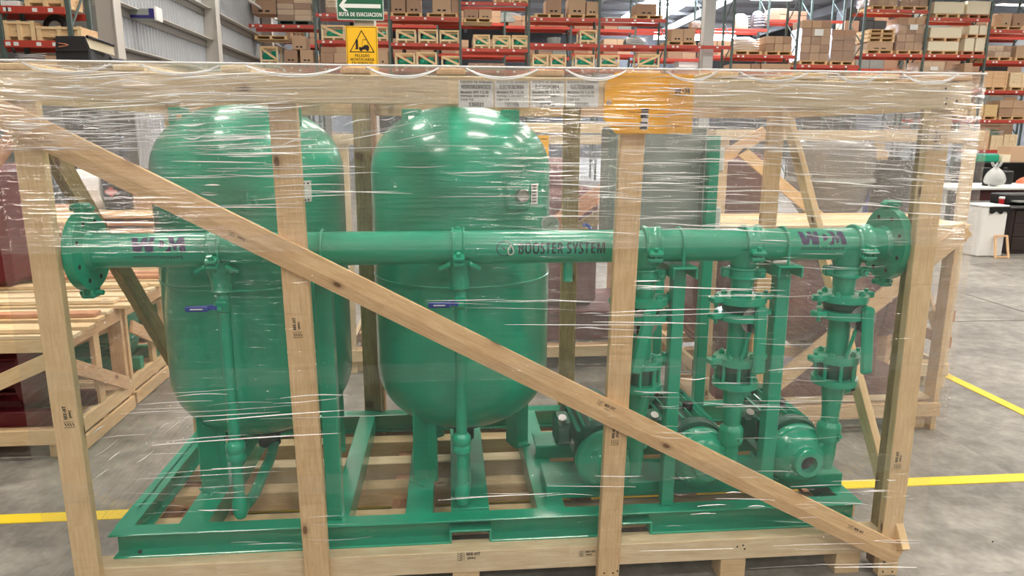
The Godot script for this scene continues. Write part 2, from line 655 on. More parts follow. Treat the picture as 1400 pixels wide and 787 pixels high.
func setting():
	var s := mb()
	quad(s, Vector3(-14.5, 0, 16.5), Vector3(36.5, 0, 16.5), Vector3(36.5, 0, -58), Vector3(-14.5, 0, -58), Vector3.UP, Vector2(-14.5, 16.5), Vector2(36.5, 16.5), Vector2(36.5, -58), Vector2(-14.5, -58))
	box(s, at(Vector3(11, -0.21, -20.7)), Vector3(51, 0.4, 74.6))
	var fl := struct("floor", s, M.concrete, "polished grey concrete warehouse floor")
	# saw-cut joints
	var jm := mat(rgb(92, 90, 86), 0.8)
	var ja := py(1322, 439, 0.002)
	for q in [[Vector3(-10, 0.0015, ja.z), Vector3(30, 0.0015, ja.z)], [Vector3(7.6, 0.0015, 10), Vector3(7.6, 0.0015, -20)], [Vector3(-2.4, 0.0015, 10), Vector3(-2.4, 0.0015, -20)]]:
		board(fl, "expansion_joint", q[0], q[1], 0.003, 0.008, jm, Vector3.UP, 0)
	# yellow floor lines
	var y1 := mb()
	box(y1, at(Vector3(4.5, 0.002, -0.8)), Vector3(24, 0.004, 0.085))
	tag(obj("floor_line", y1, M.yellow), "yellow tape line on the concrete running left to right under the front crate", "floor marking")
	var y2 := mb()
	box(y2, at(Vector3(5.33, 0.002, -4.6)), Vector3(0.085, 0.004, 7.2))
	tag(obj("floor_line", y2, M.yellow), "yellow tape line on the concrete running back beside the right hand crates", "floor marking")
	# shell
	var wm = M.wall
	var left := struct("wall_left", corrugated(Vector3(WX, 0, -58), Vector3(WX, 0, -14.5), 0, ROOF, 0.2, 0.03, 0.3), wm, "light grey ribbed metal side wall")
	struct("wall_corner", corrugated(Vector3(-14.5, 0, -14.6), Vector3(WX, 0, -14.6), 0, ROOF, 0.25, 0.04, 0.3), mat(rgb(140, 140, 138), 0.6), "dark ribbed metal wall behind the left rack")
	s = mb(); box(s, at(Vector3(-14.6, ROOF / 2, 1)), Vector3(0.3, ROOF, 31.5))
	struct("wall_far_left", s, wm)
	s = mb(); box(s, at(Vector3(36.4, ROOF / 2, -20.5)), Vector3(0.3, ROOF, 75))
	struct("wall_right", s, wm)
	s = mb(); box(s, at(Vector3(11, ROOF / 2, 16.4)), Vector3(51, ROOF, 0.3))
	struct("wall_front", s, wm)
	# back wall with a strip of openings to the sky
	s = mb()
	box(s, at(Vector3(15, 4.8, -57.6)), Vector3(43, 9.6, 0.3))
	box(s, at(Vector3(15, ROOF - 0.1, -57.6)), Vector3(43, 0.2, 0.3))
	box(s, at(Vector3(6.0, 10.0, -57.6)), Vector3(25.0, 0.85, 0.3))
	box(s, at(Vector3(31.0, 10.0, -57.6)), Vector3(11.0, 0.85, 0.3))
	for i in 2: box(s, at(Vector3(20.4 + i * 2.2, 10.0, -57.6)), Vector3(0.3, 0.85, 0.3))
	struct("wall_back", s, mat(rgb(74, 73, 74), 0.8))
	# roof with two skylight strips
	s = mb()
	var y := ROOF + 0.1
	box(s, at(Vector3(11, y, 1.5)), Vector3(51, 0.2, 31))
	box(s, at(Vector3(0, y, -36)), Vector3(29.4, 0.2, 44.2))
	box(s, at(Vector3(27.4, y, -36)), Vector3(18.8, 0.2, 44.2))
	box(s, at(Vector3(16.35, y, -22)), Vector3(3.4, 0.2, 16))
	box(s, at(Vector3(16.35, y, -57)), Vector3(3.4, 0.2, 2.2))
	var cl := struct("ceiling", s, M.ceil, "grey metal roof deck")
	for i in 12:
		board(cl, "purlin", Vector3(-6, ROOF - 0.15, -16.0 - i * 3.4), Vector3(36, ROOF - 0.15, -16.0 - i * 3.4), 0.22, 0.08, M.ceil)
	for i in 5:
		board(cl, "roof_beam", Vector3(3.0 + i * 8.0, ROOF - 0.5, 16), Vector3(3.0 + i * 8.0, ROOF - 0.5, -57.4), 0.5, 0.25, M.ceil)
	# girts and columns of the left wall
	for q in [Vector2(240, 40.5), Vector2(200, 80), Vector2(262, 5)]:
		var h := px(q.x, q.y, WX + 0.15).y
		board(left, "girt_web", Vector3(WX + 0.05, h - 0.02, -57), Vector3(WX + 0.05, h - 0.02, -14.7), 0.22, 0.02, mat(rgb(128, 124, 118), 0.6))
		board(left, "girt_flange", Vector3(WX + 0.15, h + 0.10, -57), Vector3(WX + 0.15, h + 0.10, -14.7), 0.03, 0.24, M.column)
	for zz in [-14.5, -21.7, -29.0, -36.3, -43.6]:
		var cs := mb()
		var cx := WX + 0.2
		for d in [-0.24, 0.24]: box(cs, at(Vector3(cx, ROOF / 2, zz + d * 0.0) + Vector3(d, 0, 0)), Vector3(0.03, ROOF, 0.36), 0.004)
		box(cs, at(Vector3(cx, ROOF / 2, zz)), Vector3(0.46, ROOF, 0.02))
		struct("trim_1" if zz > -15 else "trim_%d" % int(-zz), cs, M.column, "pale steel column on the left wall")
	s = mb()
	var tp := []
	for i in 24:
		tp.append(Vector3(WX + 0.5, 6.6 if i % 2 == 0 else 7.5, -21.9 - i * 0.7))
	for i in 23: bar(s, tp[i], tp[i + 1], 0.05, 0.05)
	bar(s, Vector3(WX + 0.5, 6.55, -21.9), Vector3(WX + 0.5, 6.55, -38), 0.09, 0.09)
	bar(s, Vector3(WX + 0.5, 7.55, -21.9), Vector3(WX + 0.5, 7.55, -38), 0.09, 0.09)
	struct("trim_90", s, M.column, "pale lattice eaves truss on the left wall")
	s = mb()
	var hb := pz(131, 3.5, -14.4)
	bar(s, Vector3(-14, hb.y, -14.42), Vector3(WX, hb.y, -14.42), 0.12, 0.12)
	struct("trim_91", s, M.column, "cream rail on the dark corner wall")

# ================= the packed booster set in front =================
func nails(parent: Node3D, pts: Array, r := 0.004):
	var s := mb()
	for p in pts: cyl(s, p, p + Vector3(0, 0, 0.0015), r, 6)
	tag(obj("nail_heads", s, M.ink, parent), "", "", "", "stuff")

func stamp(parent: Node3D, c: Vector3, turn: float, k := 1.0):
	# treatment stamp inked on the board: a boxed wheat mark and three short lines of code
	var b := Basis(Vector3.BACK, turn) * Basis.from_scale(Vector3(k, k, 1))
	var xf := Transform3D(b, c)
	var s := mb()
	for q in [[-0.034, 0, 0.0012, 0.034], [-0.014, 0, 0.001, 0.034]]: box(s, xf * at(Vector3(q[0], q[1], 0)), Vector3(q[2], q[3], 0.0006))
	for i in 4: box(s, xf * at(Vector3(-0.024, -0.013 + i * 0.008, 0)) * Transform3D(Basis(Vector3.BACK, 0.5), Vector3.ZERO), Vector3(0.012, 0.0025, 0.0006))
	obj("stamp_mark", s, M.ink, parent)
	letters(parent, "stamp_code", "MX-HT", 0.046, 0.011, xf * at(Vector3(0.018, 0.008, 0)), M.ink, true)
	letters(parent, "stamp_code", "IPPC", 0.028, 0.008, xf * at(Vector3(0.012, -0.008, 0)), M.ink, true)

func crate():
	var t := thing("shipping_crate", "large open pine crate in front, wrapped in clear film round the green booster set", "crate", Vector3(1.65, 0, -0.65))
	var P = M.pine
	# front posts (front face on z = 0), each a little out of plumb as nailed
	var posts := [[Vector2(17.4, 200), Vector2(101.7, 787), 0.0905, M.pine2], [Vector2(370.5, 200), Vector2(416.6, 787), 0.094, M.pine], [Vector2(848, 200), Vector2(817, 787), 0.089, M.pine], [Vector2(1267, 200), Vector2(1200, 787), 0.087, M.pine2]]
	for q in posts:
		var a := pz(q[0].x, q[0].y, 0)
		var b := pz(q[1].x, q[1].y, 0)
		var d := (a - b).normalized()
		var w := Vector3(q[2] * 0.5, 0, -0.019)
		board(t, "post", b - d * (b.y - 0.01) / d.y + w, a + d * (2.03 - a.y) / d.y + w, q[2], 0.038, q[3], Vector3.RIGHT)
	# inner return boards of the two corner posts
	board(t, "post", Vector3(0.019, 0.01, -0.085), Vector3(0.019, 2.03, -0.085), 0.09, 0.038, M.grey_pine, Vector3.BACK)
	board(t, "post", Vector3(3.275, 0.01, -0.085), Vector3(3.275, 2.03, -0.085), 0.09, 0.038, M.grey_pine, Vector3.BACK)
	# back posts
	for q in [[0.03, M.pine], [0.985, M.grey_pine], [2.11, M.grey_pine], [3.26, M.pine]]:
		board(t, "post", Vector3(q[0], 0.01, -1.37), Vector3(q[0], 2.0, -1.37), 0.09, 0.04, q[1], Vector3.RIGHT)
	board(t, "post", Vector3(1.05, 0.01, -1.345), Vector3(1.05, 2.0, -1.345), 0.02, 0.09, M.red_pine, Vector3.RIGHT)
	# top rails
	board(t, "top_rail", Vector3(-0.035, 1.988, 0.0105), Vector3(3.345, 1.983, 0.0105), 0.094, 0.021, M.pale)
	board(t, "top_rail", Vector3(0.0, 1.985, -1.4), Vector3(3.3, 1.985, -1.4), 0.1, 0.021, M.pine3)
	for x in [-0.012, 3.312]:
		board(t, "top_rail", Vector3(x, 1.985, 0.0), Vector3(x, 1.985, -1.39), 0.1, 0.021, M.pine)
	# boards across the top
	for x in [0.05, 0.40, 0.74, 1.13, 1.45, 1.79, 2.13, 2.41, 2.74, 3.01, 3.29]:
		board(t, "top_board", Vector3(x, 2.047, 0.02), Vector3(x, 2.047, -1.41), 0.02, 0.098, [M.pine2, M.pale, M.pine3][int(x * 10) % 3])
	# diagonal across the front: a board with a waney ridge
	var a0 := pz(-6, 153.0, 0.02)
	var b0 := pz(1229, 759.5, 0.02)
	var bz := frame_to(a0, b0)
	var s := mb()
	var xf := Transform3D(Basis(-bz.z, bz.y, bz.x), Vector3(a0.x, a0.y, 0.0))
	extrude(s, pv([0, -0.047, -0.018, -0.047, -0.026, -0.004, -0.022, 0.047, 0, 0.047]), xf, a0.distance_to(b0))
	# rebuild its texture coordinates along the grain
	var mdt := MeshDataTool.new()
	mdt.create_from_surface(s.commit(), 0)
	for i in mdt.get_vertex_count():
		var v := xf.affine_inverse() * mdt.get_vertex(i)
		mdt.set_vertex_uv(i, Vector2(v.z, v.y + v.x * 0.6))
	var am := ArrayMesh.new()
	mdt.commit_to_surface(am)
	obj("front_brace", am, wood(rgb(234, 202, 156), rgb(212, 172, 126), 83, 3), t)
	# end braces
	board(t, "end_brace", Vector3(0.05, 1.86, -0.06), Vector3(0.05, 0.42, -1.26), 0.09, 0.035, M.grey_pine, Vector3(0, 1, -1))
	board(t, "end_brace", Vector3(3.30, 2.0, -1.36), Vector3(3.30, 0.15, 0.035), 0.07, 0.035, M.pine2, Vector3(0, 1, 1))
	# pallet base
	var zs := [-0.085, -0.36, -0.64, -0.90, -1.16, -1.36]
	for i in zs.size():
		board(t, "deck_beam", Vector3(0.02, 0.147, zs[i]), Vector3(3.3, 0.145, zs[i]), 0.094, 0.09, [M.pale, M.pine2, M.pine][i % 3])
	for x in [0.32, 1.485, 2.61, 3.12]:
		for z in [-0.09, -0.7, -1.32]:
			boxp(t, "foot_block", Vector3(x - 0.055, 0.0, z - 0.05), Vector3(x + 0.055, 0.1, z + 0.045), M.pine2)
	for x in [0.16, 1.2, 2.05, 3.2]:
		board(t, "deck_board", Vector3(x, 0.125, -0.14), Vector3(x, 0.125, -1.3), 0.02, 0.1, M.red_pine)
	nails(t, [pz(1293, 121, 0.022), pz(1305, 125, 0.022), pz(1294, 134, 0.022), pz(1308, 138, 0.022), pz(1293, 142, 0.022), pz(1209, 768, 0.001), pz(1207, 781, 0.001), pz(1220, 781, 0.001), pz(826, 783, 0.001), pz(838, 783, 0.001), pz(844, 780, 0.001), pz(1357, 740, 0), pz(1016, 745, -0.039), pz(1008, 747, -0.039), pz(1018, 750, -0.039)])
	stamp(t, pz(93, 571, 0.001), 1.6, 1.1)
	stamp(t, pz(406, 449, 0.001), 1.6)
	stamp(t, pz(327, 321, 0.0245), -0.5, 1.0)
	stamp(t, pz(827, 556, 0.0245), -0.5)
	stamp(t, pz(841, 597, 0.001), 1.5)
	stamp(t, pz(1228, 630, 0.001), 1.5)
	stamp(t, pz(1282, 192, 0.001), 1.6)
	stamp(t, pz(1168, 725, 0.0245), -0.5)
	stamp(t, pz(802, 756, -0.039), 0.0, 0.9)
	stamp(t, pz(640, 760, -0.039), 0.0, 1.2)
	# paper labels stapled on the top rail
	var names := ["leftmost of the four white handwritten labels on the top rail, reading hidroneumatico", "second from the left of the white handwritten labels on the top rail", "third from the left of the white handwritten labels on the top rail", "white handwritten label on the top rail nearest the orange tag"]
	for i in 4:
		var x0: float = [627.0, 676.5, 725.0, 773.0][i]
		var x1: float = [674.5, 723.0, 771.5, 819.0][i]
		var lo := pz(x0, 146.5, 0.0225)
		var hi := pz(x1, 110.5, 0.0225)
		var w := hi.x - lo.x
		var h := hi.y - lo.y
		var L := thing("paper_label", names[i], "label", Vector3((lo.x + hi.x) / 2, lo.y, 0.022), "labels on the top rail")
		boxp(L, "sheet", Vector3(lo.x, lo.y, 0.0215), Vector3(hi.x, hi.y, 0.0227), M.paper, 0)
		var cx := (lo.x + hi.x) / 2
		var lines := [["EQUIPO DE BOMBEO", .92, .10, .94], ["HIDRONEUMATICO" if i == 0 else "ELECTROBOMBA", .84 if i == 0 else .7, .15, .77], ["Modelo HPS 1.5.30" if i == 0 else "Modelo PE 1.5.30", .8, .11, .57], ["Voltaje 230/460 V", .8, .10, .42], ["CAJA 1/4", .36, .10, .28], ["136931" if i == 0 else "1501996", .42, .16, .11]]
		for q in lines:
			letters(L, "writing", q[0], w * q[1], h * q[2], at(Vector3(lo.x + w * (0.5 if q[2] > .14 else 0.06 + q[1] / 2), lo.y + h * q[3], 0.0229)), M.ink, i == 0)
	# orange shipping tag
	var tg := thing("shipping_tag", "orange card tag with clipped left corners hanging from the top rail", "tag", pz(890, 183, 0.03))
	s = mb()
	var poly := PackedVector2Array()
	for q in [Vector2(842, 99), Vector2(949, 102), Vector2(946, 183), Vector2(842, 182.5), Vector2(825, 163), Vector2(827, 116)]:
		var v := pz(q.x, q.y, 0.03)
		poly.append(Vector2(v.x, v.y))
	extrude(s, poly, at(Vector3(0, 0, 0.0295)), 0.0012)
	obj("card", s, M.orange, tg)
	var lg := []
	var lo := pz(922, 127.5, 0.031)
	lg = logo_tris(Vector2.ZERO, 0.017)
	s = mb()
	for q in lg: tri(s, lo + Vector3(q[0].x, q[0].y, 0), lo + Vector3(q[1].x, q[1].y, 0), lo + Vector3(q[2].x, q[2].y, 0), Vector3.BACK, Vector3.BACK, Vector3.BACK)
	obj("logo", s, M.ink, tg)
	letters(tg, "logo_caption", "PUMPS", 0.05, 0.005, at(pz(933, 130.5, 0.0312)), M.ink)
	s = mb()
	for q in [[149.5, 3], [153, 2], [159, 5], [168, 3], [174, 5]]:
		var v := pz(882 - (q[0] - 149) * 0.1, q[0], 0.0312)
		box(s, at(v), Vector3(0.027, q[1] * 0.0024, 0.0006))
	obj("bar_code", s, M.ink, tg)
	boxp(tg, "code_panel", pz(876.5, 177, 0.0307), pz(887, 148, 0.0309), M.paper, 0)
	s = mb()
	var ey := pz(832.5, 140, 0.031)
	lathe(s, ax(ey, Vector3.BACK), [Vector2(0.004, 0), Vector2(0.009, 0), Vector2(0.008, 0.001), Vector2(0.004, 0.001)], 16)
	obj("eyelet", s, M.steel, tg)
	for q in [[860, 142], [858, 153], [862, 172], [900, 155], [905, 172], [870, 136]]:
		board(tg, "print_line", pz(q[0], q[1], 0.0311), pz(q[0] + 24, q[1] + 0.5, 0.0311), 0.002, 0.0005, mat(rgb(150, 92, 20), 0.8), Vector3.UP, 0)

func skid():
	var G = M.green
	var t := thing("skid_base", "green painted steel channel skid on the pine crate base", "skid", Vector3(1.64, 0.19, -0.69))
	var x0 := 0.085
	var x1 := 3.196
	var y0 := 0.192
	var y1 := 0.297
	# front channel: web, flanges and two fork notches
	var s := mb()
	var n := [1.428, 1.585, 2.10, 2.262]
	var web := pv([x0 + .012, y1 - .004, x0 + .012, y0, n[0], y0, n[0], y0 + .055, n[1], y0 + .055, n[1], y0, n[2], y0, n[2], y0 + .055, n[3], y0 + .055, n[3], y0, x1 - .012, y0, x1 - .012, y1 - .004])
	extrude(s, web, at(Vector3(0, 0, -0.165)), 0.012)
	obj("front_web", s, G, t)
	s = mb(); box(s, at(Vector3((x0 + x1) / 2, y1 - .004, -0.137)), Vector3(x1 - x0, 0.008, 0.076), 0.003)
	obj("front_top_flange", s, G, t)
	s = mb()
	var xs := [x0 + .012, n[0], n[1], n[2], n[3], x1 - .012]
	for i in [0, 2, 4]: box(s, at(Vector3((xs[i] + xs[i + 1]) / 2, y0 + .005, -0.13)), Vector3(xs[i + 1] - xs[i], 0.01, 0.06), 0.003)
	obj("front_bottom_flange", s, G, t)
	for k in [0, 2]:
		s = mb()
		box(s, at(Vector3((n[k] + n[k + 1]) / 2, y0 + .055, -0.13)), Vector3(n[k + 1] - n[k] + .016, 0.01, 0.06), 0.003)
		for q in [n[k] - .004, n[k + 1] + .004]: box(s, at(Vector3(q, y0 + .028, -0.13)), Vector3(0.01, 0.055, 0.06), 0.003)
		obj("fork_notch", s, G, t)
	# back and side channels
	for q in [[Vector3(x0, 0, -1.29), Vector3(x1, 0, -1.29)], [Vector3(x0 + .035, 0, -0.17), Vector3(x0 + .035, 0, -1.26)], [Vector3(x1 - .04, 0, -0.17), Vector3(x1 - .04, 0, -1.26)]]:
		s = mb()
		var a: Vector3 = q[0]
		var b: Vector3 = q[1]
		bar(s, a + Vector3.UP * (y1 - .004), b + Vector3.UP * (y1 - .004), 0.008, 0.075, Vector3.UP, 0.002)
		bar(s, a + Vector3.UP * (y0 + .004), b + Vector3.UP * (y0 + .004), 0.008, 0.07, Vector3.UP, 0.002)
		bar(s, a + Vector3.UP * (y0 + y1) / 2, b + Vector3.UP * (y0 + y1) / 2, y1 - y0, 0.01)
		obj("edge_channel", s, G, t)
	# cross beams
	for q in [[0.33, 0.445, -0.17, -1.26, 0.0], [0.925, 1.008, -0.17, -1.26, 0.0], [1.238, 1.352, -0.17, -1.26, 0.0], [1.428, 1.587, -0.17, -1.13, 0.015], [1.79, 1.91, -0.17, -1.26, 0.0]]:
		s = mb()
		var c := Vector3((q[0] + q[1]) / 2, y1 - 0.004 + q[4] * 0.5, (q[2] + q[3]) / 2)
		box(s, at(c), Vector3(q[1] - q[0], 0.008 + q[4], q[2] - q[3]), 0.002)
		for e in [q[0] + .004, q[1] - .004]: box(s, at(Vector3(e, (y0 + y1) / 2, c.z)), Vector3(0.008, y1 - y0 - .01, q[2] - q[3]))
		obj("cross_beam", s, G, t)
	# raised pump bed
	s = mb()
	box(s, at(Vector3(2.51, 0.356, -0.36)), Vector3(1.34, 0.008, 0.22), 0.002)
	box(s, at(Vector3(2.51, 0.326, -0.252)), Vector3(1.34, 0.062, 0.008), 0.002)
	box(s, at(Vector3(2.51, 0.326, -0.468)), Vector3(1.34, 0.062, 0.008), 0.002)
	for x in [1.844, 3.176]: box(s, at(Vector3(x, 0.326, -0.36)), Vector3(0.008, 0.062, 0.22))
	obj("pump_bed", s, G, t)
	s = mb()
	box(s, at(Vector3(2.51, 0.36, -0.72)), Vector3(1.34, 0.008, 0.16), 0.002)
	box(s, at(Vector3(2.51, 0.328, -0.64)), Vector3(1.34, 0.064, 0.008), 0.002)
	obj("pump_bed", s, G, t)
	# bolt hole in the front lip
	s = mb()
	cyl(s, pz(191.5, 754, -0.0985), pz(191.5, 754, -0.095), 0.008, 14)
	obj("bolt", s, M.hole, t)
	# header supports with saddles and U-bolts
	for q in [[0.955, 0.062, -0.175, pz(437, 336, -0.1).x - 0.955], [2.345, 0.052, -0.17, pz(936, 336, -0.1).x - 2.345], [2.785, 0.058, -0.19, pz(1080, 336, -0.1).x - 2.785]]:
		s = mb()
		box(s, at(Vector3(q[0], (y1 + 1.34) / 2, q[2])), Vector3(q[1], 1.34 - y1, q[1]), 0.004)
		obj("support_post", s, G, t)
		s = mb()
		var sx: float = q[0] + q[3]
		box(s, at(Vector3(sx, 1.338, -0.17)), Vector3(0.1, 0.008, 0.2), 0.002)
		for e in [-0.046, 0.046]: box(s, at(Vector3(sx + e, 1.318, -0.17)), Vector3(0.008, 0.045, 0.2), 0.002)
		obj("pipe_saddle", s, G, t)
	s = mb(); box(s, at(Vector3(2.76, (y1 + 1.84) / 2, -0.97)), Vector3(0.055, 1.84 - y1, 0.055), 0.004)
	obj("cabinet_post", s, G, t)
	s = mb(); box(s, at(Vector3(2.52, (y1 + 1.35) / 2, -0.985)), Vector3(0.045, 1.35 - y1, 0.05), 0.004)
	obj("cabinet_post", s, G, t)

func tank_shape() -> SurfaceTool:
	var s := mb()
	var R := 0.398
	var prof := [Vector2(0.0, 0.505)]
	# dished bottom, side, dished top: knuckle and crown arcs
	for i in 25:
		var a := PI * 0.5 * i / 24.0
		prof.append(Vector2(R * pow(sin(a), 0.85), 0.80 - 0.295 * pow(cos(a), 0.95)))
	for i in 25:
		var a := PI * 0.5 * i / 24.0
		prof.append(Vector2(R * pow(cos(a), 0.85), 1.67 + 0.29 * pow(sin(a), 0.95)))
	prof[prof.size() - 1] = Vector2(0, 1.96)
	lathe(s, at(Vector3.ZERO), prof, 72)
	return s

func tanks():
	var G = M.green
	var data := [["green vertical pressure tank standing at the left end of the skid", Vector3(0.574, 0, -0.69)], ["green vertical pressure tank in the middle with a pressure switch on its side", Vector3(1.494, 0, -0.69)]]
	var sh = tank_shape().commit()
	for k in 2:
		var c: Vector3 = data[k][1]
		var t := thing("pressure_tank", data[k][0], "tank", Vector3(c.x, 0.297, c.z), "twin pressure tanks")
		var sm := MeshInstance3D.new()
		sm.mesh = sh; sm.material_override = G; sm.name = "shell"
		t.add_child(sm); sm.position = Vector3(0, -0.297, 0)
		# weld seam round the belly
		var s := mb()
		lathe(s, at(Vector3(c.x, 1.225, c.z)), [Vector2(0.397, -0.006), Vector2(0.4015, -0.003), Vector2(0.4015, 0.003), Vector2(0.397, 0.006)], 72)
		obj("weld_seam", s, G, t)
		# bottom outlet cup
		s = mb()
		lathe(s, at(Vector3(c.x, 0, c.z)), [Vector2(0.05, 0.40), Vector2(0.05, 0.47), Vector2(0.12, 0.49), Vector2(0.14, 0.53)], 32)
		obj("bottom_outlet", s, mat(rgb(20, 60, 56), 0.5), t)
		# legs of angle steel
		for a in [2.25, -0.42, -2.15]:
			var d := Vector3(cos(a), 0, sin(a))
			var p := c + d * 0.31
			s = mb()
			var xf := Transform3D(Basis(d.cross(Vector3.UP), Vector3.UP.cross(d.cross(Vector3.UP)).normalized(), Vector3.UP), Vector3(p.x, 0.297, p.z))
			extrude(s, pv([-0.055, -0.045, 0.055, -0.045, 0.055, -0.037, 0.004, -0.037, 0.004, 0.05, -0.004, 0.05, -0.004, -0.037, -0.055, -0.037]), xf, 0.46)
			box(s, at(Vector3(p.x, 0.302, p.z)) * Transform3D(Basis(d.cross(Vector3.UP), Vector3.UP, -d), Vector3.ZERO), Vector3(0.09, 0.01, 0.08), 0.002)
			obj("leg", s, G, t)
		# lifting lugs on the crown
		for a in [2.55, 0.6]:
			var d := Vector3(cos(a), 0, sin(a))
			var p := c + d * (0.27 if k == 0 else 0.25)
			s = mb()
			var xf := Transform3D(Basis(Vector3.RIGHT, Vector3.UP, Vector3.BACK), Vector3(p.x, 1.83, p.z))
			var o := []
			extrude(s, pv([-.04, 0, .04, 0, .04, .085, .014, .085, .014, .055, -.014, .055, -.014, .085, -.04, .085]), xf, 0.012)
			box(s, xf * at(Vector3(0, .098, .006)), Vector3(.08, .028, .012), 0.002)
			obj("lifting_lug", s, G, t)
	# pressure switch, gauge and label on the right tank
	var t2: Node3D = get_node("pressure_tank_001")
	var s := mb()
	var bp := Vector3(1.705, 1.594, -0.385)
	box(s, Transform3D(Basis(Vector3.UP, 0.35), bp), Vector3(0.105, 0.115, 0.1), 0.008)
	obj("switch_box", s, G, t2)
	s = mb()
	var gd := Vector3(0.33, 0.05, 0.94).normalized()
	var gp := bp + gd * 0.045 + Vector3(0.008, 0, 0)
	lathe(s, ax(gp, gd), [Vector2(0.0, 0.02), Vector2(0.021, 0.02), Vector2(0.026, 0.03), Vector2(0.026, 0.03), Vector2(0.028, 0.0)], 28)
	obj("switch_dial", s, M.steel, t2)
	s = mb()
	box(s, Transform3D(Basis(Vector3.UP, 0.65), Vector3(1.793, 1.598, -0.41)), Vector3(0.036, 0.085, 0.003))
	var lb := tag(obj("rating_label", s, M.paper, t2), "white rating label beside the switch")
	for i in 6: board(lb, "print_line", Vector3(1.782, 1.632 - i * 0.013, -0.4), Vector3(1.80, 1.632 - i * 0.013, -0.411), 0.004, 0.002, M.ink, Vector3.UP, 0)
	s = mb(); cyl(s, Vector3(1.69, 1.50, -0.36), Vector3(1.69, 1.545, -0.36), 0.012, 10); cyl(s, Vector3(1.69, 1.50, -0.36), Vector3(1.66, 1.47, -0.37), 0.01, 10)
	obj("switch_gland", s, M.dark, t2)
	# rating plate on the left tank
	var t1: Node3D = get_node("pressure_tank")
	var a := 0.755
	var n := Vector3(sin(a), 0, cos(a))
	var c := Vector3(0.574, 1.612, -0.69) + n * 0.401
	s = mb(); box(s, Transform3D(Basis(Vector3.UP, a), c), Vector3(0.085, 0.085, 0.0025))
	var pl := tag(obj("rating_plate", s, M.paper, t1), "silver rating plate on the tank shoulder")
	var pxf := Transform3D(Basis(Vector3.UP, a), c + n * 0.002)
	s = mb()
	box(s, pxf * at(Vector3(-0.025, 0.03, 0)), Vector3(0.016, 0.014, 0.0006))
	for i in 5: box(s, pxf * at(Vector3(-0.012, 0.012 - i * 0.008, 0)), Vector3(0.05 - (i % 2) * 0.012, 0.002, 0.0006))
	for i in 5: box(s, pxf * at(Vector3(-0.034 + i * 0.015, -0.035, 0)), Vector3(0.008, 0.008, 0.0006))
	for i in 2: box(s, pxf * at(Vector3(0.008 + i * 0.02, 0.03, 0)), Vector3(0.01, 0.008, 0.0006))
	obj("plate_print", s, M.ink, pl)
	s = mb(); cyl(s, Vector3(0.66, 1.55, -0.3), Vector3(0.66, 1.62, -0.3), 0.02, 12); box(s, at(Vector3(0.665, 1.58, -0.31)), Vector3(0.06, 0.05, 0.05), 0.006)
	obj("switch_box", s, G, t1)

const PZ := -0.17
const PY := 1.414

func flange_plate(x: float, w: float) -> SurfaceTool:
	# bolted end plate: round disc with a lug at the top and the bottom and eight bolt holes
	var s := mb()
	var p := PackedVector2Array()
	for i in 40:
		var a := TAU * i / 40.0
		var r := 0.145
		p.append(Vector2(cos(a), sin(a)) * r)
	extrude(s, p, Transform3D(Basis(Vector3.BACK, Vector3.UP, Vector3.LEFT), Vector3(x + w / 2, PY, PZ)), w)
	return s

func coupling(parent: Node3D, c: Vector3, axis: Vector3, r: float, w: float, side: Vector3):
	# grooved clamp: ring with raised lips, two bolt ears and bolts
	var G = M.green
	var s := mb()
	lathe(s, ax(c - axis * w / 2, axis), [Vector2(r, 0), Vector2(r + .014, 0), Vector2(r + .014, 0), Vector2(r + .016, w * .12), Vector2(r + .016, w * .12), Vector2(r + .009, w * .25), Vector2(r + .009, w * .75), Vector2(r + .016, w * .88), Vector2(r + .016, w * .88), Vector2(r + .014, w), Vector2(r + .014, w), Vector2(r, w)], 36)
	obj("clamp_ring", s, G, parent)
	for e in [-1.0, 1.0]:
		s = mb()
		var o: Vector3 = c + side * e * (r + 0.022)
		var th := axis.cross(side).normalized()
		var xf := Transform3D(Basis(side * e, axis, (side * e).cross(axis)), o)
		box(s, xf * at(Vector3(0, 0, 0.013)), Vector3(0.036, w * 0.85, 0.018), 0.005)
		box(s, xf * at(Vector3(0, 0, -0.013)), Vector3(0.036, w * 0.85, 0.018), 0.005)
		cyl(s, xf * Vector3(0.003, 0, -0.036), xf * Vector3(0.003, 0, 0.036), 0.009, 6)
		obj("clamp_bolt_ear", s, G, parent)

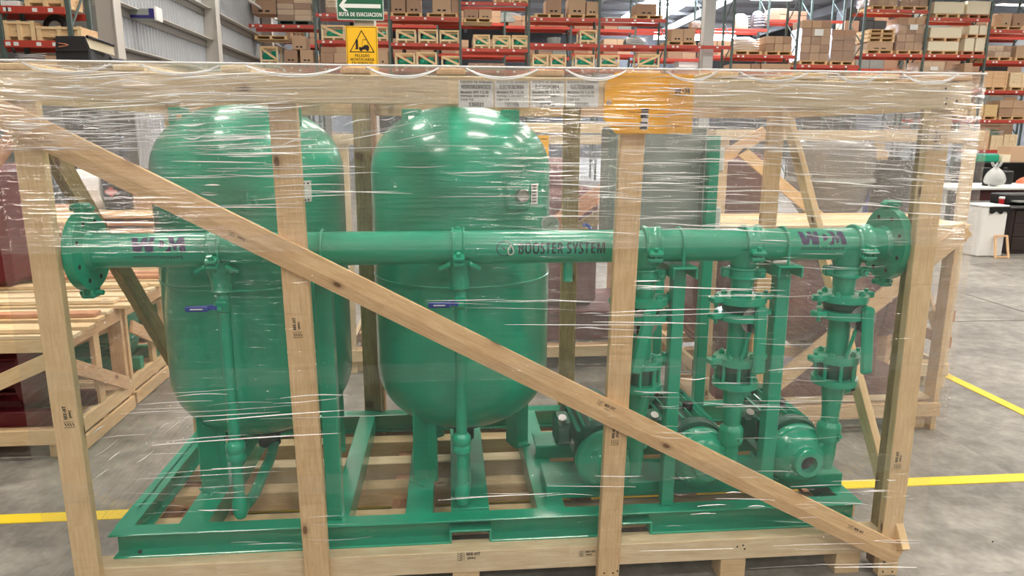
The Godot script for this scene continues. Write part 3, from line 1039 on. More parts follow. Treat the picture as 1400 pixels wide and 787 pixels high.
func header():
	var G = M.green
	var t := thing("header_pipe", "thick green horizontal header pipe with end flanges and blue lettering", "pipe", Vector3(1.65, PY - 0.064, PZ))
	var s := mb()
	cyl(s, Vector3(0.10, PY, PZ), Vector3(3.215, PY, PZ), 0.064, 56)
	obj("pipe", s, G, t)
	for q in [[0.108, 1.0], [3.208, -1.0]]:
		var x: float = q[0]
		var f := obj("end_flange", flange_plate(x, 0.034), G, t)
		s = mb()
		cyl(s, Vector3(x, PY, PZ), Vector3(x + q[1] * 0.035, PY, PZ), 0.078, 40, 0.067)
		obj("flange_hub", s, G, f)
		s = mb()
		cyl(s, Vector3(x - q[1] * 0.017, PY, PZ), Vector3(x - q[1] * 0.024, PY, PZ), 0.134, 40)
		obj("blind_plate", s, G, f)
		s = mb()
		for i in 8:
			var a := TAU * (i + 0.5) / 8
			var p := Vector3(x, PY + sin(a) * 0.112, PZ + cos(a) * 0.112)
			cyl(s, p + Vector3(q[1] * 0.0175, 0, 0), p + Vector3(q[1] * 0.019, 0, 0), 0.0085, 12)
		obj("bolt_holes", s, M.hole, f)
		for e in [1.0, -1.0]:
			s = mb()
			box(s, at(Vector3(x, PY + e * 0.15, PZ)), Vector3(0.034, 0.03, 0.07), 0.006)
			box(s, at(Vector3(x - q[1] * 0.004, PY + e * 0.166, PZ)), Vector3(0.05, 0.018, 0.06), 0.006)
			cyl(s, Vector3(x - 0.04, PY + e * 0.157, PZ), Vector3(x + 0.04, PY + e * 0.157, PZ), 0.011, 6)
			obj("flange_lug", s, G, f)
	# U-bolts on the saddles
	for x in [pz(437, 336, -0.1).x, pz(936, 336, -0.1).x, pz(1080, 336, -0.1).x]:
		s = mb()
		var pts := []
		pts.append(Vector3(x, 1.33, PZ + 0.069))
		for i in 17:
			var a := PI * i / 16.0
			pts.append(Vector3(x, PY + sin(a) * 0.0695, PZ + cos(a) * 0.0695))
		pts.append(Vector3(x, 1.33, PZ - 0.069))
		tube(s, pts, 0.006, 8)
		obj("u_bolt", s, G, t)
	# hanging stub under the pipe, gauge with its stem, little blue valve lever
	s = mb(); cyl(s, Vector3(1.90, 1.275, PZ), Vector3(1.90, 1.36, PZ), 0.019, 18)
	obj("drain_stub", s, G, t)
	var gp := pz(752, 306, PZ - 0.075)
	s = mb()
	lathe(s, ax(gp - Vector3(0, 0, 0.014), Vector3.BACK), [Vector2(0, 0), Vector2(0.034, 0), Vector2(0.034, 0), Vector2(0.036, 0.028), Vector2(0.032, 0.028), Vector2(0.032, 0.028), Vector2(0.031, 0.024)], 32)
	cyl(s, gp - Vector3(0, 0.03, 0), Vector3(gp.x, PY + 0.02, PZ - 0.04), 0.008, 10)
	var ga := obj("gauge_case", s, M.steel, t)
	s = mb(); cyl(s, gp + Vector3(0, 0, 0.008), gp + Vector3(0, 0, 0.011), 0.031, 28)
	obj("gauge_dial", s, mat(rgb(150, 160, 150), 0.25), ga)
	s = mb(); bar(s, gp + Vector3(-0.014, -0.01, 0.012), gp + Vector3(0.006, 0.008, 0.012), 0.002, 0.001)
	obj("gauge_needle", s, M.ink, ga)
	s = mb(); tube(s, [pz(797, 308, PZ - 0.03), pz(802, 307, PZ - 0.03), pz(807, 311, PZ - 0.02), pz(809, 316, PZ - 0.02)], 0.007, 8)
	tag(obj("valve_lever", s, M.blue, t), "small blue lever behind the pipe")
	# lettering
	var cc := Vector3(0, PY, PZ)
	var f0 := pz(178, 346.5, PZ + 0.064)
	wrapped(t, "logo", logo_tris(Vector2(f0.x, 0.003), 0.059), cc, 0.064, 0.0, M.navy)
	var l0 := Vector2(f0.x, -0.0125)
	wrapped(t, "logo_caption", text_tris("PUMPS", 0.078, 0.012, Vector2(f0.x + 0.105, -0.024)) + [[Vector2(f0.x + 0.008, -0.012), Vector2(f0.x + 0.1, -0.012), Vector2(f0.x + 0.1, -0.0145)], [Vector2(f0.x + 0.008, -0.012), Vector2(f0.x + 0.1, -0.0145), Vector2(f0.x + 0.008, -0.0145)], [Vector2(f0.x + 0.008, -0.018), Vector2(f0.x + 0.1, -0.018), Vector2(f0.x + 0.1, -0.0205)], [Vector2(f0.x + 0.008, -0.018), Vector2(f0.x + 0.1, -0.0205), Vector2(f0.x + 0.008, -0.0205)]], cc, 0.064, 0.0, mat(rgb(18, 70, 66), 0.4))
	f0 = pz(1093, 333, PZ + 0.064)
	wrapped(t, "logo", logo_tris(Vector2(f0.x, 0.007), 0.059), cc, 0.064, 0.0, M.navy)
	wrapped(t, "logo_caption", text_tris("PUMPS", 0.078, 0.012, Vector2(f0.x + 0.108, -0.016)) + [[Vector2(f0.x + 0.008, -0.004), Vector2(f0.x + 0.104, -0.004), Vector2(f0.x + 0.104, -0.0065)], [Vector2(f0.x + 0.008, -0.004), Vector2(f0.x + 0.104, -0.0065), Vector2(f0.x + 0.008, -0.0065)], [Vector2(f0.x + 0.008, -0.010), Vector2(f0.x + 0.104, -0.010), Vector2(f0.x + 0.104, -0.0125)], [Vector2(f0.x + 0.008, -0.010), Vector2(f0.x + 0.104, -0.0125), Vector2(f0.x + 0.008, -0.0125)]], cc, 0.064, 0.0, mat(rgb(18, 70, 66), 0.4))
	var b0 := pz(709, 346, PZ + 0.064)
	var b1 := pz(827, 346, PZ + 0.064)
	wrapped(t, "lettering", text_tris("BOOSTER", (b1.x - b0.x) * 0.515, 0.045, Vector2(b0.x, -0.022)) + text_tris("SYSTEM", (b1.x - b0.x) * 0.445, 0.045, Vector2(b0.x + (b1.x - b0.x) * 0.555, -0.022)), cc, 0.064, 0.04, M.booster)
	var g0 := pz(689.5, 337, PZ + 0.064)
	wrapped(t, "gauge_emblem", ring_tris(Vector2(g0.x, 0.0), 0.0265, 0.030) + ring_tris(Vector2(g0.x, 0.0), 0.0, 0.004) + [[Vector2(g0.x - 0.017, 0.012), Vector2(g0.x + 0.001, 0.0025), Vector2(g0.x - 0.001, -0.002)]], cc, 0.064, 0.04, M.booster)
	var dp := PackedVector2Array()
	var di := PackedVector2Array()
	for i in 25:
		var a := TAU * i / 24.0
		var w := Vector2(sin(a) * 0.0165 * pow(sin(a * 0.5), 1.2), cos(a) * 0.021)
		dp.append(w)
		di.append(w * 0.74 + Vector2(0, -0.001))
	var dt := []
	for i in 24:
		var o := Vector2(g0.x + 0.025, -0.004)
		dt.append([o + dp[i], o + dp[i + 1], o + di[i + 1]])
		dt.append([o + dp[i], o + di[i + 1], o + di[i]])
	wrapped(t, "drop_emblem", dt, cc, 0.0643, 0.04, M.white)

func riser_flange(t: Node3D, x: float, y0: float, y1: float, r: float, ears: bool, nut := true):
	var G = M.green
	var s := mb()
	lathe(s, at(Vector3(x, 0, PZ)), [Vector2(0.04, y0), Vector2(r, y0), Vector2(r, y0), Vector2(r, y1), Vector2(r, y1), Vector2(0.04, y1)], 40)
	var f := obj("flange", s, G, t)
	if ears:
		for e in [[-1.0, 0.25], [1.0, -0.2]]:
			s = mb()
			var d := Vector3(e[0], 0, e[1]).normalized()
			bar(s, Vector3(x, (y0 + y1) / 2 + 0.004, PZ) + d * (r - 0.03), Vector3(x, (y0 + y1) / 2 + 0.004, PZ) + d * (r + 0.045), 0.026, 0.046, Vector3.UP, 0.005)
			cyl(s, Vector3(x, y0 - 0.012, PZ) + d * (r + 0.018), Vector3(x, y1 + 0.014, PZ) + d * (r + 0.018), 0.009, 6)
			obj("flange_ear", s, G, f)
	if nut:
		s = mb()
		for i in 4:
			var a := TAU * (i + 0.5) / 4
			var p := Vector3(x + cos(a) * (r - 0.026), y1, PZ + sin(a) * (r - 0.026))
			cyl(s, p, p + Vector3(0, 0.012, 0), 0.013, 6)
			cyl(s, p, p + Vector3(0, 0.018, 0), 0.007, 8)
		obj("flange_nuts", s, G, f)

func risers():
	var G = M.green
	var where := ["right, nearest the corner post", "in the middle between the two support posts", "left, half hidden by the front post"]
	for k in 3:
		var x: float = [3.045, 2.612, 2.205][k]
		var t := thing("valve_riser", "green discharge pipe with lever valve, " + where[k], "pipe", Vector3(x, 0.5, PZ), "three pump risers")
		# tee saddle under the header, clamps
		var s := mb()
		lathe(s, at(Vector3(x, 0, PZ)), [Vector2(0.044, 1.24), Vector2(0.046, 1.30), Vector2(0.052, 1.33), Vector2(0.066, 1.365), Vector2(0.075, 1.40)], 32)
		obj("tee_branch", s, G, t)
		coupling(t, Vector3(x + [0.045, 0.02, 0.02][k], PY, PZ), Vector3.RIGHT, 0.064, 0.068, Vector3(0, -0.35, 0.94).normalized())
		coupling(t, Vector3(x, 1.302, PZ), Vector3.UP, 0.046, 0.045, Vector3(1, 0, 0.25).normalized())
		s = mb(); cyl(s, Vector3(x, 1.2, PZ), Vector3(x, 1.3, PZ), 0.042, 28)
		obj("spool", s, G, t)
		riser_flange(t, x, 1.18, 1.208, 0.098, true)
		# wafer butterfly valve
		s = mb()
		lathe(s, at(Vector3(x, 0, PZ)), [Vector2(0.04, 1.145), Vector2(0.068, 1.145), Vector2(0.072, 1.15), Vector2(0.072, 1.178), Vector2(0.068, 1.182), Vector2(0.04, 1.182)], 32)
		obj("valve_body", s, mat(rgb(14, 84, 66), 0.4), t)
		riser_flange(t, x, 1.112, 1.142, 0.096, true, false)
		# lever: stem, notched plate, handle
		var lz := PZ + 0.075
		var lx: float = pz([1181.0, 1033.0, 881.0][k], 427, lz).x
		s = mb(); cyl(s, Vector3(x + 0.05, 1.145, PZ + 0.03), Vector3(lx, 1.135, lz), 0.014, 14)
		obj("valve_stem", s, G, t)
		s = mb()
		cyl(s, Vector3(lx, 1.12, lz - 0.006), Vector3(lx, 1.12, lz), 0.056, 32)
		tag(obj("notch_plate", s, mat(rgb(168, 166, 160), 0.4, 0.4), t), "round grey notch plate")
		s = mb()
		var tip := pz([1184.0, 1037.0, 869.0][k], 511, lz + 0.03)
		var top := pz([1187.0, 1041.0, 889.0][k], 425, lz + 0.02)
		bar(s, top, tip, 0.05, 0.02, Vector3.RIGHT, 0.008)
		cyl(s, top - Vector3(0, 0, 0.03), top + Vector3(0, 0, 0.014), 0.02, 14)
		bar(s, top + Vector3(-0.018, -0.02, -0.015), Vector3(top.x - 0.055, 0.95, lz - 0.01), 0.012, 0.008, Vector3.RIGHT)
		obj("lever_handle", s, G, t)
		s = mb(); bar(s, Vector3(lx - 0.022, 1.12, lz + 0.004), Vector3(lx - 0.022, 1.075, lz + 0.004), 0.012, 0.012, Vector3.RIGHT)
		obj("lever_catch", s, M.black, t)
		# pipe, check valve between bolted flanges
		s = mb(); cyl(s, Vector3(x, 0.95, PZ), Vector3(x, 1.12, PZ), 0.0435, 28)
		obj("spool", s, G, t)
		riser_flange(t, x, 0.922, 0.952, 0.09, true)
		s = mb()
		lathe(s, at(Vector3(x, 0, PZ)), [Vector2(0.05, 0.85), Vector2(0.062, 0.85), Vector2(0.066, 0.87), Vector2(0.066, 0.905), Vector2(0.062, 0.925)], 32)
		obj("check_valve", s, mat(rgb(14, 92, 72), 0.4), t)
		for i in 8:
			var a := TAU * (i + 0.3) / 8
			var p := Vector3(x + cos(a) * 0.078, 0.835, PZ + sin(a) * 0.078)
			s = mb(); cyl(s, p, p + Vector3(0, 0.1, 0), 0.008, 8)
			obj("stud", s, G, t)
		riser_flange(t, x, 0.825, 0.852, 0.092, false, false)
		# reducer with a side boss, union down to the pump
		s = mb()
		lathe(s, at(Vector3(x, 0, PZ)), [Vector2(0.035, 0.65), Vector2(0.036, 0.70), Vector2(0.044, 0.78), Vector2(0.05, 0.825)], 28)
		cyl(s, Vector3(x + 0.02, 0.785, PZ + 0.01), Vector3(x + 0.062, 0.80, PZ + 0.02), 0.017, 12)
		obj("reducer", s, G, t)
		s = mb(); cyl(s, Vector3(x + 0.06, 0.798, PZ + 0.02), Vector3(x + 0.078, 0.806, PZ + 0.024), 0.012, 6)
		obj("plug", s, M.dark, t)
		s = mb()
		lathe(s, at(Vector3(x, 0, PZ)), [Vector2(0.036, 0.565), Vector2(0.048, 0.57), Vector2(0.05, 0.59), Vector2(0.05, 0.63), Vector2(0.05, 0.63), Vector2(0.046, 0.64), Vector2(0.036, 0.652)], 28)
		cyl(s, Vector3(x + 0.02, 0.6, PZ + 0.045), Vector3(x + 0.022, 0.6, PZ + 0.056), 0.01, 6)
		obj("union", s, G, t)
	# small risers feeding the tanks
	for k in 2:
		var x: float = [0.578, 1.475][k]
		var lower: float = [0.31, 0.33][k]
		var t := thing("tank_feed_pipe", ["thin green vertical feed pipe with a blue handled valve before the left tank", "thin green vertical feed pipe with a blue handled valve before the middle tank"][k], "pipe", Vector3(x, lower, PZ), "tank feed pipes")
		coupling(t, Vector3(x - 0.005, PY, PZ), Vector3.RIGHT, 0.064, 0.05, Vector3(0, -0.45, 0.9).normalized())
		var s := mb()
		lathe(s, at(Vector3(x, 0, PZ)), [Vector2(0.022, 1.25), Vector2(0.038, 1.255), Vector2(0.038, 1.29), Vector2(0.042, 1.31), Vector2(0.05, 1.34), Vector2(0.07, 1.375)], 28)
		obj("tee_branch", s, G, t)
		s = mb()
		for e in [-1.0, 1.0]: bar(s, Vector3(x + e * 0.03, 1.36, PZ + 0.05), Vector3(x + e * 0.075, 1.335, PZ + 0.03), 0.02, 0.04, Vector3.UP, 0.006)
		obj("branch_strap", s, G, t)
		s = mb(); cyl(s, Vector3(x, lower + 0.02, PZ), Vector3(x, 1.26, PZ), 0.0225, 20)
		obj("pipe", s, G, t)
		s = mb()
		cyl(s, Vector3(x, 1.15, PZ), Vector3(x, 1.24, PZ), 0.027, 8)
		box(s, at(Vector3(x, 1.2, PZ + 0.01)), Vector3(0.05, 0.05, 0.05), 0.008)
		cyl(s, Vector3(x, 1.2, PZ + 0.02), Vector3(x, 1.2, PZ + 0.055), 0.009, 10)
		obj("ball_valve", s, G, t)
		s = mb()
		bar(s, Vector3(x - 0.02, 1.205, PZ + 0.052), Vector3(x - 0.10, 1.2, PZ + 0.055), 0.02, 0.006, Vector3.UP, 0.002)
		bar(s, Vector3(x + 0.006, 1.2, PZ + 0.052), Vector3(x - 0.03, 1.203, PZ + 0.052), 0.014, 0.004)
		box(s, at(Vector3(x - 0.08, 1.2, PZ + 0.056)), Vector3(0.085, 0.022, 0.012), 0.004)
		var hd := tag(obj("valve_handle", s, M.blue, t), "blue lever handle")
		s = mb(); box(s, at(Vector3(x - 0.08, 1.2, PZ + 0.0625)), Vector3(0.045, 0.004, 0.001))
		obj("handle_print", s, M.paper, hd)
		s = mb()
		lathe(s, at(Vector3(x, 0, PZ)), [Vector2(0.022, 0.565), Vector2(0.036, 0.57), Vector2(0.038, 0.59), Vector2(0.032, 0.6), Vector2(0.038, 0.612), Vector2(0.038, 0.635), Vector2(0.03, 0.645), Vector2(0.022, 0.65)], 24)
		obj("union", s, G, t)
		s = mb()
		lathe(s, at(Vector3(x, 0, PZ)), [Vector2(0.0, lower), Vector2(0.02, lower + 0.005), Vector2(0.03, lower + 0.03), Vector2(0.032, lower + 0.07), Vector2(0.027, lower + 0.09), Vector2(0.022, lower + 0.1)], 20)
		obj("elbow", s, G, t)
		s = mb()
		tube(s, [Vector3(x, lower + 0.03, PZ), Vector3(x + 0.02, lower + 0.035, PZ - 0.12), Vector3(x + 0.02, lower + 0.06, PZ - 0.4), Vector3(x + 0.02, lower + 0.1, PZ - 0.51), Vector3(x, 0.47, PZ - 0.52)], 0.024, 12)
		obj("connecting_pipe", s, G, t)

func pumps():
	var G = M.green
	var where := ["rightmost of the three green pumps on the skid, round inlet fully visible", "middle green pump on the skid, partly behind the diagonal board", "leftmost green pump on the skid, behind the front post"]
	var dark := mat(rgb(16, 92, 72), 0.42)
	for k in 3:
		var x: float = [2.935, 2.50, 2.09][k]
		var c := Vector3(x, 0.485, PZ)
		var t := thing("centrifugal_pump", where[k], "pump", Vector3(x, 0.36, -0.4), "three skid pumps")
		var s := mb()
		lathe(s, ax(c - Vector3(0, 0, 0.05), Vector3.BACK), [Vector2(0.0, -0.02), Vector2(0.125, -0.02), Vector2(0.125, -0.02), Vector2(0.133, -0.01), Vector2(0.133, 0.02), Vector2(0.127, 0.03), Vector2(0.127, 0.03), Vector2(0.118, 0.034), Vector2(0.108, 0.06), Vector2(0.085, 0.075), Vector2(0.07, 0.08), Vector2(0.064, 0.085), Vector2(0.062, 0.115), Vector2(0.062, 0.115), Vector2(0.058, 0.12), Vector2(0.036, 0.12), Vector2(0.036, 0.12), Vector2(0.034, 0.02)], 48)
		obj("volute", s, G, t)
		s = mb(); cyl(s, c + Vector3(0, 0, 0.02), c + Vector3(0, 0, 0.035), 0.035, 24)
		obj("inlet_bore", s, M.hole, t)
		s = mb()
		for i in 4:
			var a := TAU * (i + 0.5) / 4
			cyl(s, c + Vector3(cos(a) * 0.095, sin(a) * 0.095, 0.012), c + Vector3(cos(a) * 0.095, sin(a) * 0.095, 0.026), 0.012, 12)
		obj("casing_boss", s, G, t)
		# tangential discharge up to the union
		s = mb()
		lathe(s, at(Vector3(x + 0.11, 0, PZ)), [Vector2(0.03, 0.44), Vector2(0.036, 0.50), Vector2(0.038, 0.57)], 24)
		obj("discharge_neck", s, G, t)
		# motor with fins
		var mz := c.z - 0.10
		s = mb()
		lathe(s, ax(Vector3(x, 0.51, mz), Vector3.FORWARD), [Vector2(0.05, -0.03), Vector2(0.12, -0.02), Vector2(0.128, 0.0), Vector2(0.128, 0.02), Vector2(0.108, 0.025), Vector2(0.108, 0.34), Vector2(0.126, 0.34), Vector2(0.126, 0.34), Vector2(0.126, 0.43), Vector2(0.11, 0.46), Vector2(0.0, 0.46)], 40)
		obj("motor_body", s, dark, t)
		for i in 22:
			var a := TAU * i / 22.0
			var d := Vector3(cos(a), sin(a), 0)
			if absf(a - PI) < 0.4: continue
			s = mb()
			bar(s, Vector3(x, 0.51, mz - 0.025) + d * 0.119, Vector3(x, 0.51, mz - 0.335) + d * 0.119, 0.028, 0.005, d)
			obj("fin", s, G, t)
		s = mb()
		box(s, at(Vector3(x - 0.165, 0.56, mz - 0.12)), Vector3(0.07, 0.12, 0.12), 0.012)
		obj("terminal_box", s, dark, t)
		s = mb()
		cyl(s, Vector3(x - 0.175, 0.605, mz - 0.07), Vector3(x - 0.175, 0.64, mz - 0.05), 0.018, 14)
		obj("cable_gland", s, M.steel, t)
		s = mb()
		cyl(s, Vector3(x + 0.0, 0.63, mz - 0.13), Vector3(x + 0.0, 0.66, mz - 0.13), 0.024, 16)
		obj("lifting_eye", s, M.dark, t)
		s = mb()
		box(s, at(Vector3(x, 0.37, mz - 0.12)), Vector3(0.19, 0.02, 0.16), 0.004)
		box(s, at(Vector3(x, 0.40, mz - 0.12)), Vector3(0.10, 0.06, 0.12), 0.006)
		obj("foot", s, G, t)

func cabinet():
	var t := thing("control_cabinet", "grey sheet steel control cabinet on green posts behind the pipe", "cabinet", Vector3(2.52, 1.30, -1.1))
	var s := mb()
	box(s, at(Vector3(2.49, 1.59, -1.11)), Vector3(0.50, 0.58, 0.2), 0.008)
	obj("body", s, M.grey, t)
	s = mb(); box(s, at(Vector3(2.49, 1.59, -1.007)), Vector3(0.44, 0.52, 0.006), 0.003)
	obj("back_panel", s, mat(rgb(150, 158, 154), 0.4), t)
	for y in [1.42, 1.72]:
		s = mb(); box(s, at(Vector3(2.81, y, -1.06)), Vector3(0.04, 0.12, 0.14), 0.006)
		obj("mounting_ear", s, M.white, t)
	s = mb(); box(s, at(Vector3(2.80, 1.56, -1.2)), Vector3(0.02, 0.5, 0.03), 0.003)
	obj("door_edge", s, M.white, t)
	for k in 2:
		s = mb()
		var pts := []
		var x0: float = 2.30 + k * 0.05
		for i in 24:
			var u := i / 23.0
			pts.append(Vector3(x0 + sin(u * 5.0 + k) * 0.03 + u * (0.08 - k * 0.12), 1.31 - u * 0.83, -0.75 + 0.2 * u + cos(u * 4.0) * 0.03))
		tube(s, pts, 0.014, 10)
		for i in 22:
			for j in 4:
				var p: Vector3 = pts[i].lerp(pts[i + 1], j / 4.0)
				lathe(s, ax(p, pts[i + 1] - pts[i]), [Vector2(0.014, -0.004), Vector2(0.0175, 0), Vector2(0.014, 0.004)], 10)
		tag(obj("flexible_conduit", s, mat(rgb(74, 78, 80), 0.5), null), ["grey ribbed cable conduit behind the left riser, left of two", "grey ribbed cable conduit behind the left riser, right of two"][k], "conduit", "ribbed conduits")

# ================= crates standing round the front one =================
# open frame crate: returns the thing; br lists braces as pairs of corner points
func open_crate(label: String, x0: float, x1: float, z0: float, z1: float, h: float, w: Material, w2: Material, bw := 0.09, turned := false, called := "open_crate", group := "") -> Node3D:
	var t := thing(called, label, "crate", Vector3((x0 + x1) / 2, 0, (z0 + z1) / 2), group)
	var th := 0.035
	for x in [x0 + bw / 2, x1 - bw / 2]:
		for z in [z0 - th / 2, z1 + th / 2]:
			if turned:
				var xe := x1 - th / 2 if x > (x0 + x1) / 2 else x0 + th / 2
				var ze := z0 - bw / 2 if z > (z0 + z1) / 2 else z1 + bw / 2
				board(t, "post", Vector3(xe, 0.0, ze), Vector3(xe, h, ze), bw, th, w if z > (z0 + z1) / 2 else w2, Vector3.BACK)
			else:
				board(t, "post", Vector3(x, 0.0, z), Vector3(x, h, z), bw, th, w if z > (z0 + z1) / 2 else w2, Vector3.RIGHT)
	for x in [x0 + th / 2, x1 - th / 2]:
		board(t, "side_rail", Vector3(x, h - bw / 2, z0 - th - .001), Vector3(x, h - bw / 2, z1 + th + .001), bw, th, w2)
		board(t, "side_rail", Vector3(x, 0.145, z0 - th - .001), Vector3(x, 0.145, z1 + th + .001), bw, th, w)
	for z in [z0 + 0.012, z1 - 0.012]:
		board(t, "top_rail", Vector3(x0 - 0.02, h - bw * 0.4, z), Vector3(x1 + 0.02, h - bw * 0.4, z), bw * 0.8, 0.022, w)
		board(t, "bottom_rail", Vector3(x0, 0.145, z), Vector3(x1, 0.145, z), 0.09, 0.022, w)
	for i in 3:
		var z := lerpf(z0 - 0.08, z1 + 0.08, i / 2.0)
		board(t, "deck_beam", Vector3(x0 + 0.04, 0.14, z), Vector3(x1 - 0.04, 0.14, z), 0.08, 0.09, w2)
		for j in 3:
			var x := lerpf(x0 + 0.1, x1 - 0.1, j / 2.0)
			boxp(t, "foot_block", Vector3(x - 0.05, 0, z - 0.045), Vector3(x + 0.05, 0.1, z + 0.045), w)
	return t

func motor(called: String, label: String, cat: String, c: Vector3, axis: Vector3, r: float, l: float, m: Material, base_y: float, group := "") -> Node3D:
	# finned motor: body, end bells, cooling fins, terminal box, foot and base frame
	var t := thing(called, label, cat, Vector3(c.x, base_y, c.z), group)
	var s := mb()
	lathe(s, ax(c - axis * l / 2, axis), [Vector2(0, 0), Vector2(r * .6, 0), Vector2(r * .92, l * .06), Vector2(r, l * .12), Vector2(r, l * .12), Vector2(r, l * .2), Vector2(r * .86, l * .2), Vector2(r * .86, l * .8), Vector2(r, l * .8), Vector2(r, l * .8), Vector2(r, l * .88), Vector2(r * .9, l * .95), Vector2(r * .5, l), Vector2(0, l)], 36)
	obj("motor_body", s, m, t)
	var o := axis.cross(Vector3.UP).normalized()
	var n := 20
	for i in n:
		var a := TAU * i / n
		var d := Vector3.UP * sin(a) + o * cos(a)
		s = mb()
		bar(s, c - axis * l * .29 + d * r * .92, c + axis * l * .29 + d * r * .92, r * .18, r * .035, d)
		obj("fin", s, m, t)
	s = mb(); box(s, Transform3D(Basis(axis, Vector3.UP, axis.cross(Vector3.UP)), c + o * r * 0.95 + Vector3.UP * r * .25), Vector3(l * .28, r * .55, r * .4), r * .05)
	obj("terminal_box", s, m, t)
	s = mb()
	var fy := c.y - r * 0.95
	box(s, Transform3D(Basis(axis, Vector3.UP, axis.cross(Vector3.UP)), Vector3(c.x, (fy + base_y + .08) / 2 + .02, c.z)), Vector3(l * .55, maxf(fy - base_y, .06) + .1, r * 1.2), 0.01)
	obj("foot", s, m, t)
	for e in [-1.0, 1.0]:
		s = mb()
		bar(s, Vector3(c.x, base_y + .045, c.z) - axis * l * .7 + o * e * r * .75, Vector3(c.x, base_y + .045, c.z) + axis * l * .7 + o * e * r * .75, 0.09, 0.06, Vector3.UP, 0.004)
		obj("base_beam", s, m, t)
	return t

func film_round(label: String, x0: float, x1: float, z0: float, z1: float, y0: float, y1: float):
	var t := thing("stretch_film", label, "film", Vector3((x0 + x1) / 2, 0, (z0 + z1) / 2))
	var s := mb()
	sheet(s, Vector3(x0, y0, z0), Vector3(x1 - x0, 0, 0), Vector3(0, y1 - y0, 0), Vector3.BACK)
	obj("front_band", s, M.film2, t)
	s = mb()
	sheet(s, Vector3(x1, y0, z1), Vector3(0, 0, z0 - z1), Vector3(0, y1 - y0, 0), Vector3.RIGHT)
	obj("side_band", s, M.film, t)
	s = mb()
	sheet(s, Vector3(x0, y0, z1), Vector3(0, 0, z0 - z1), Vector3(0, y1 - y0, 0), Vector3.LEFT)
	obj("side_band", s, M.film, t)

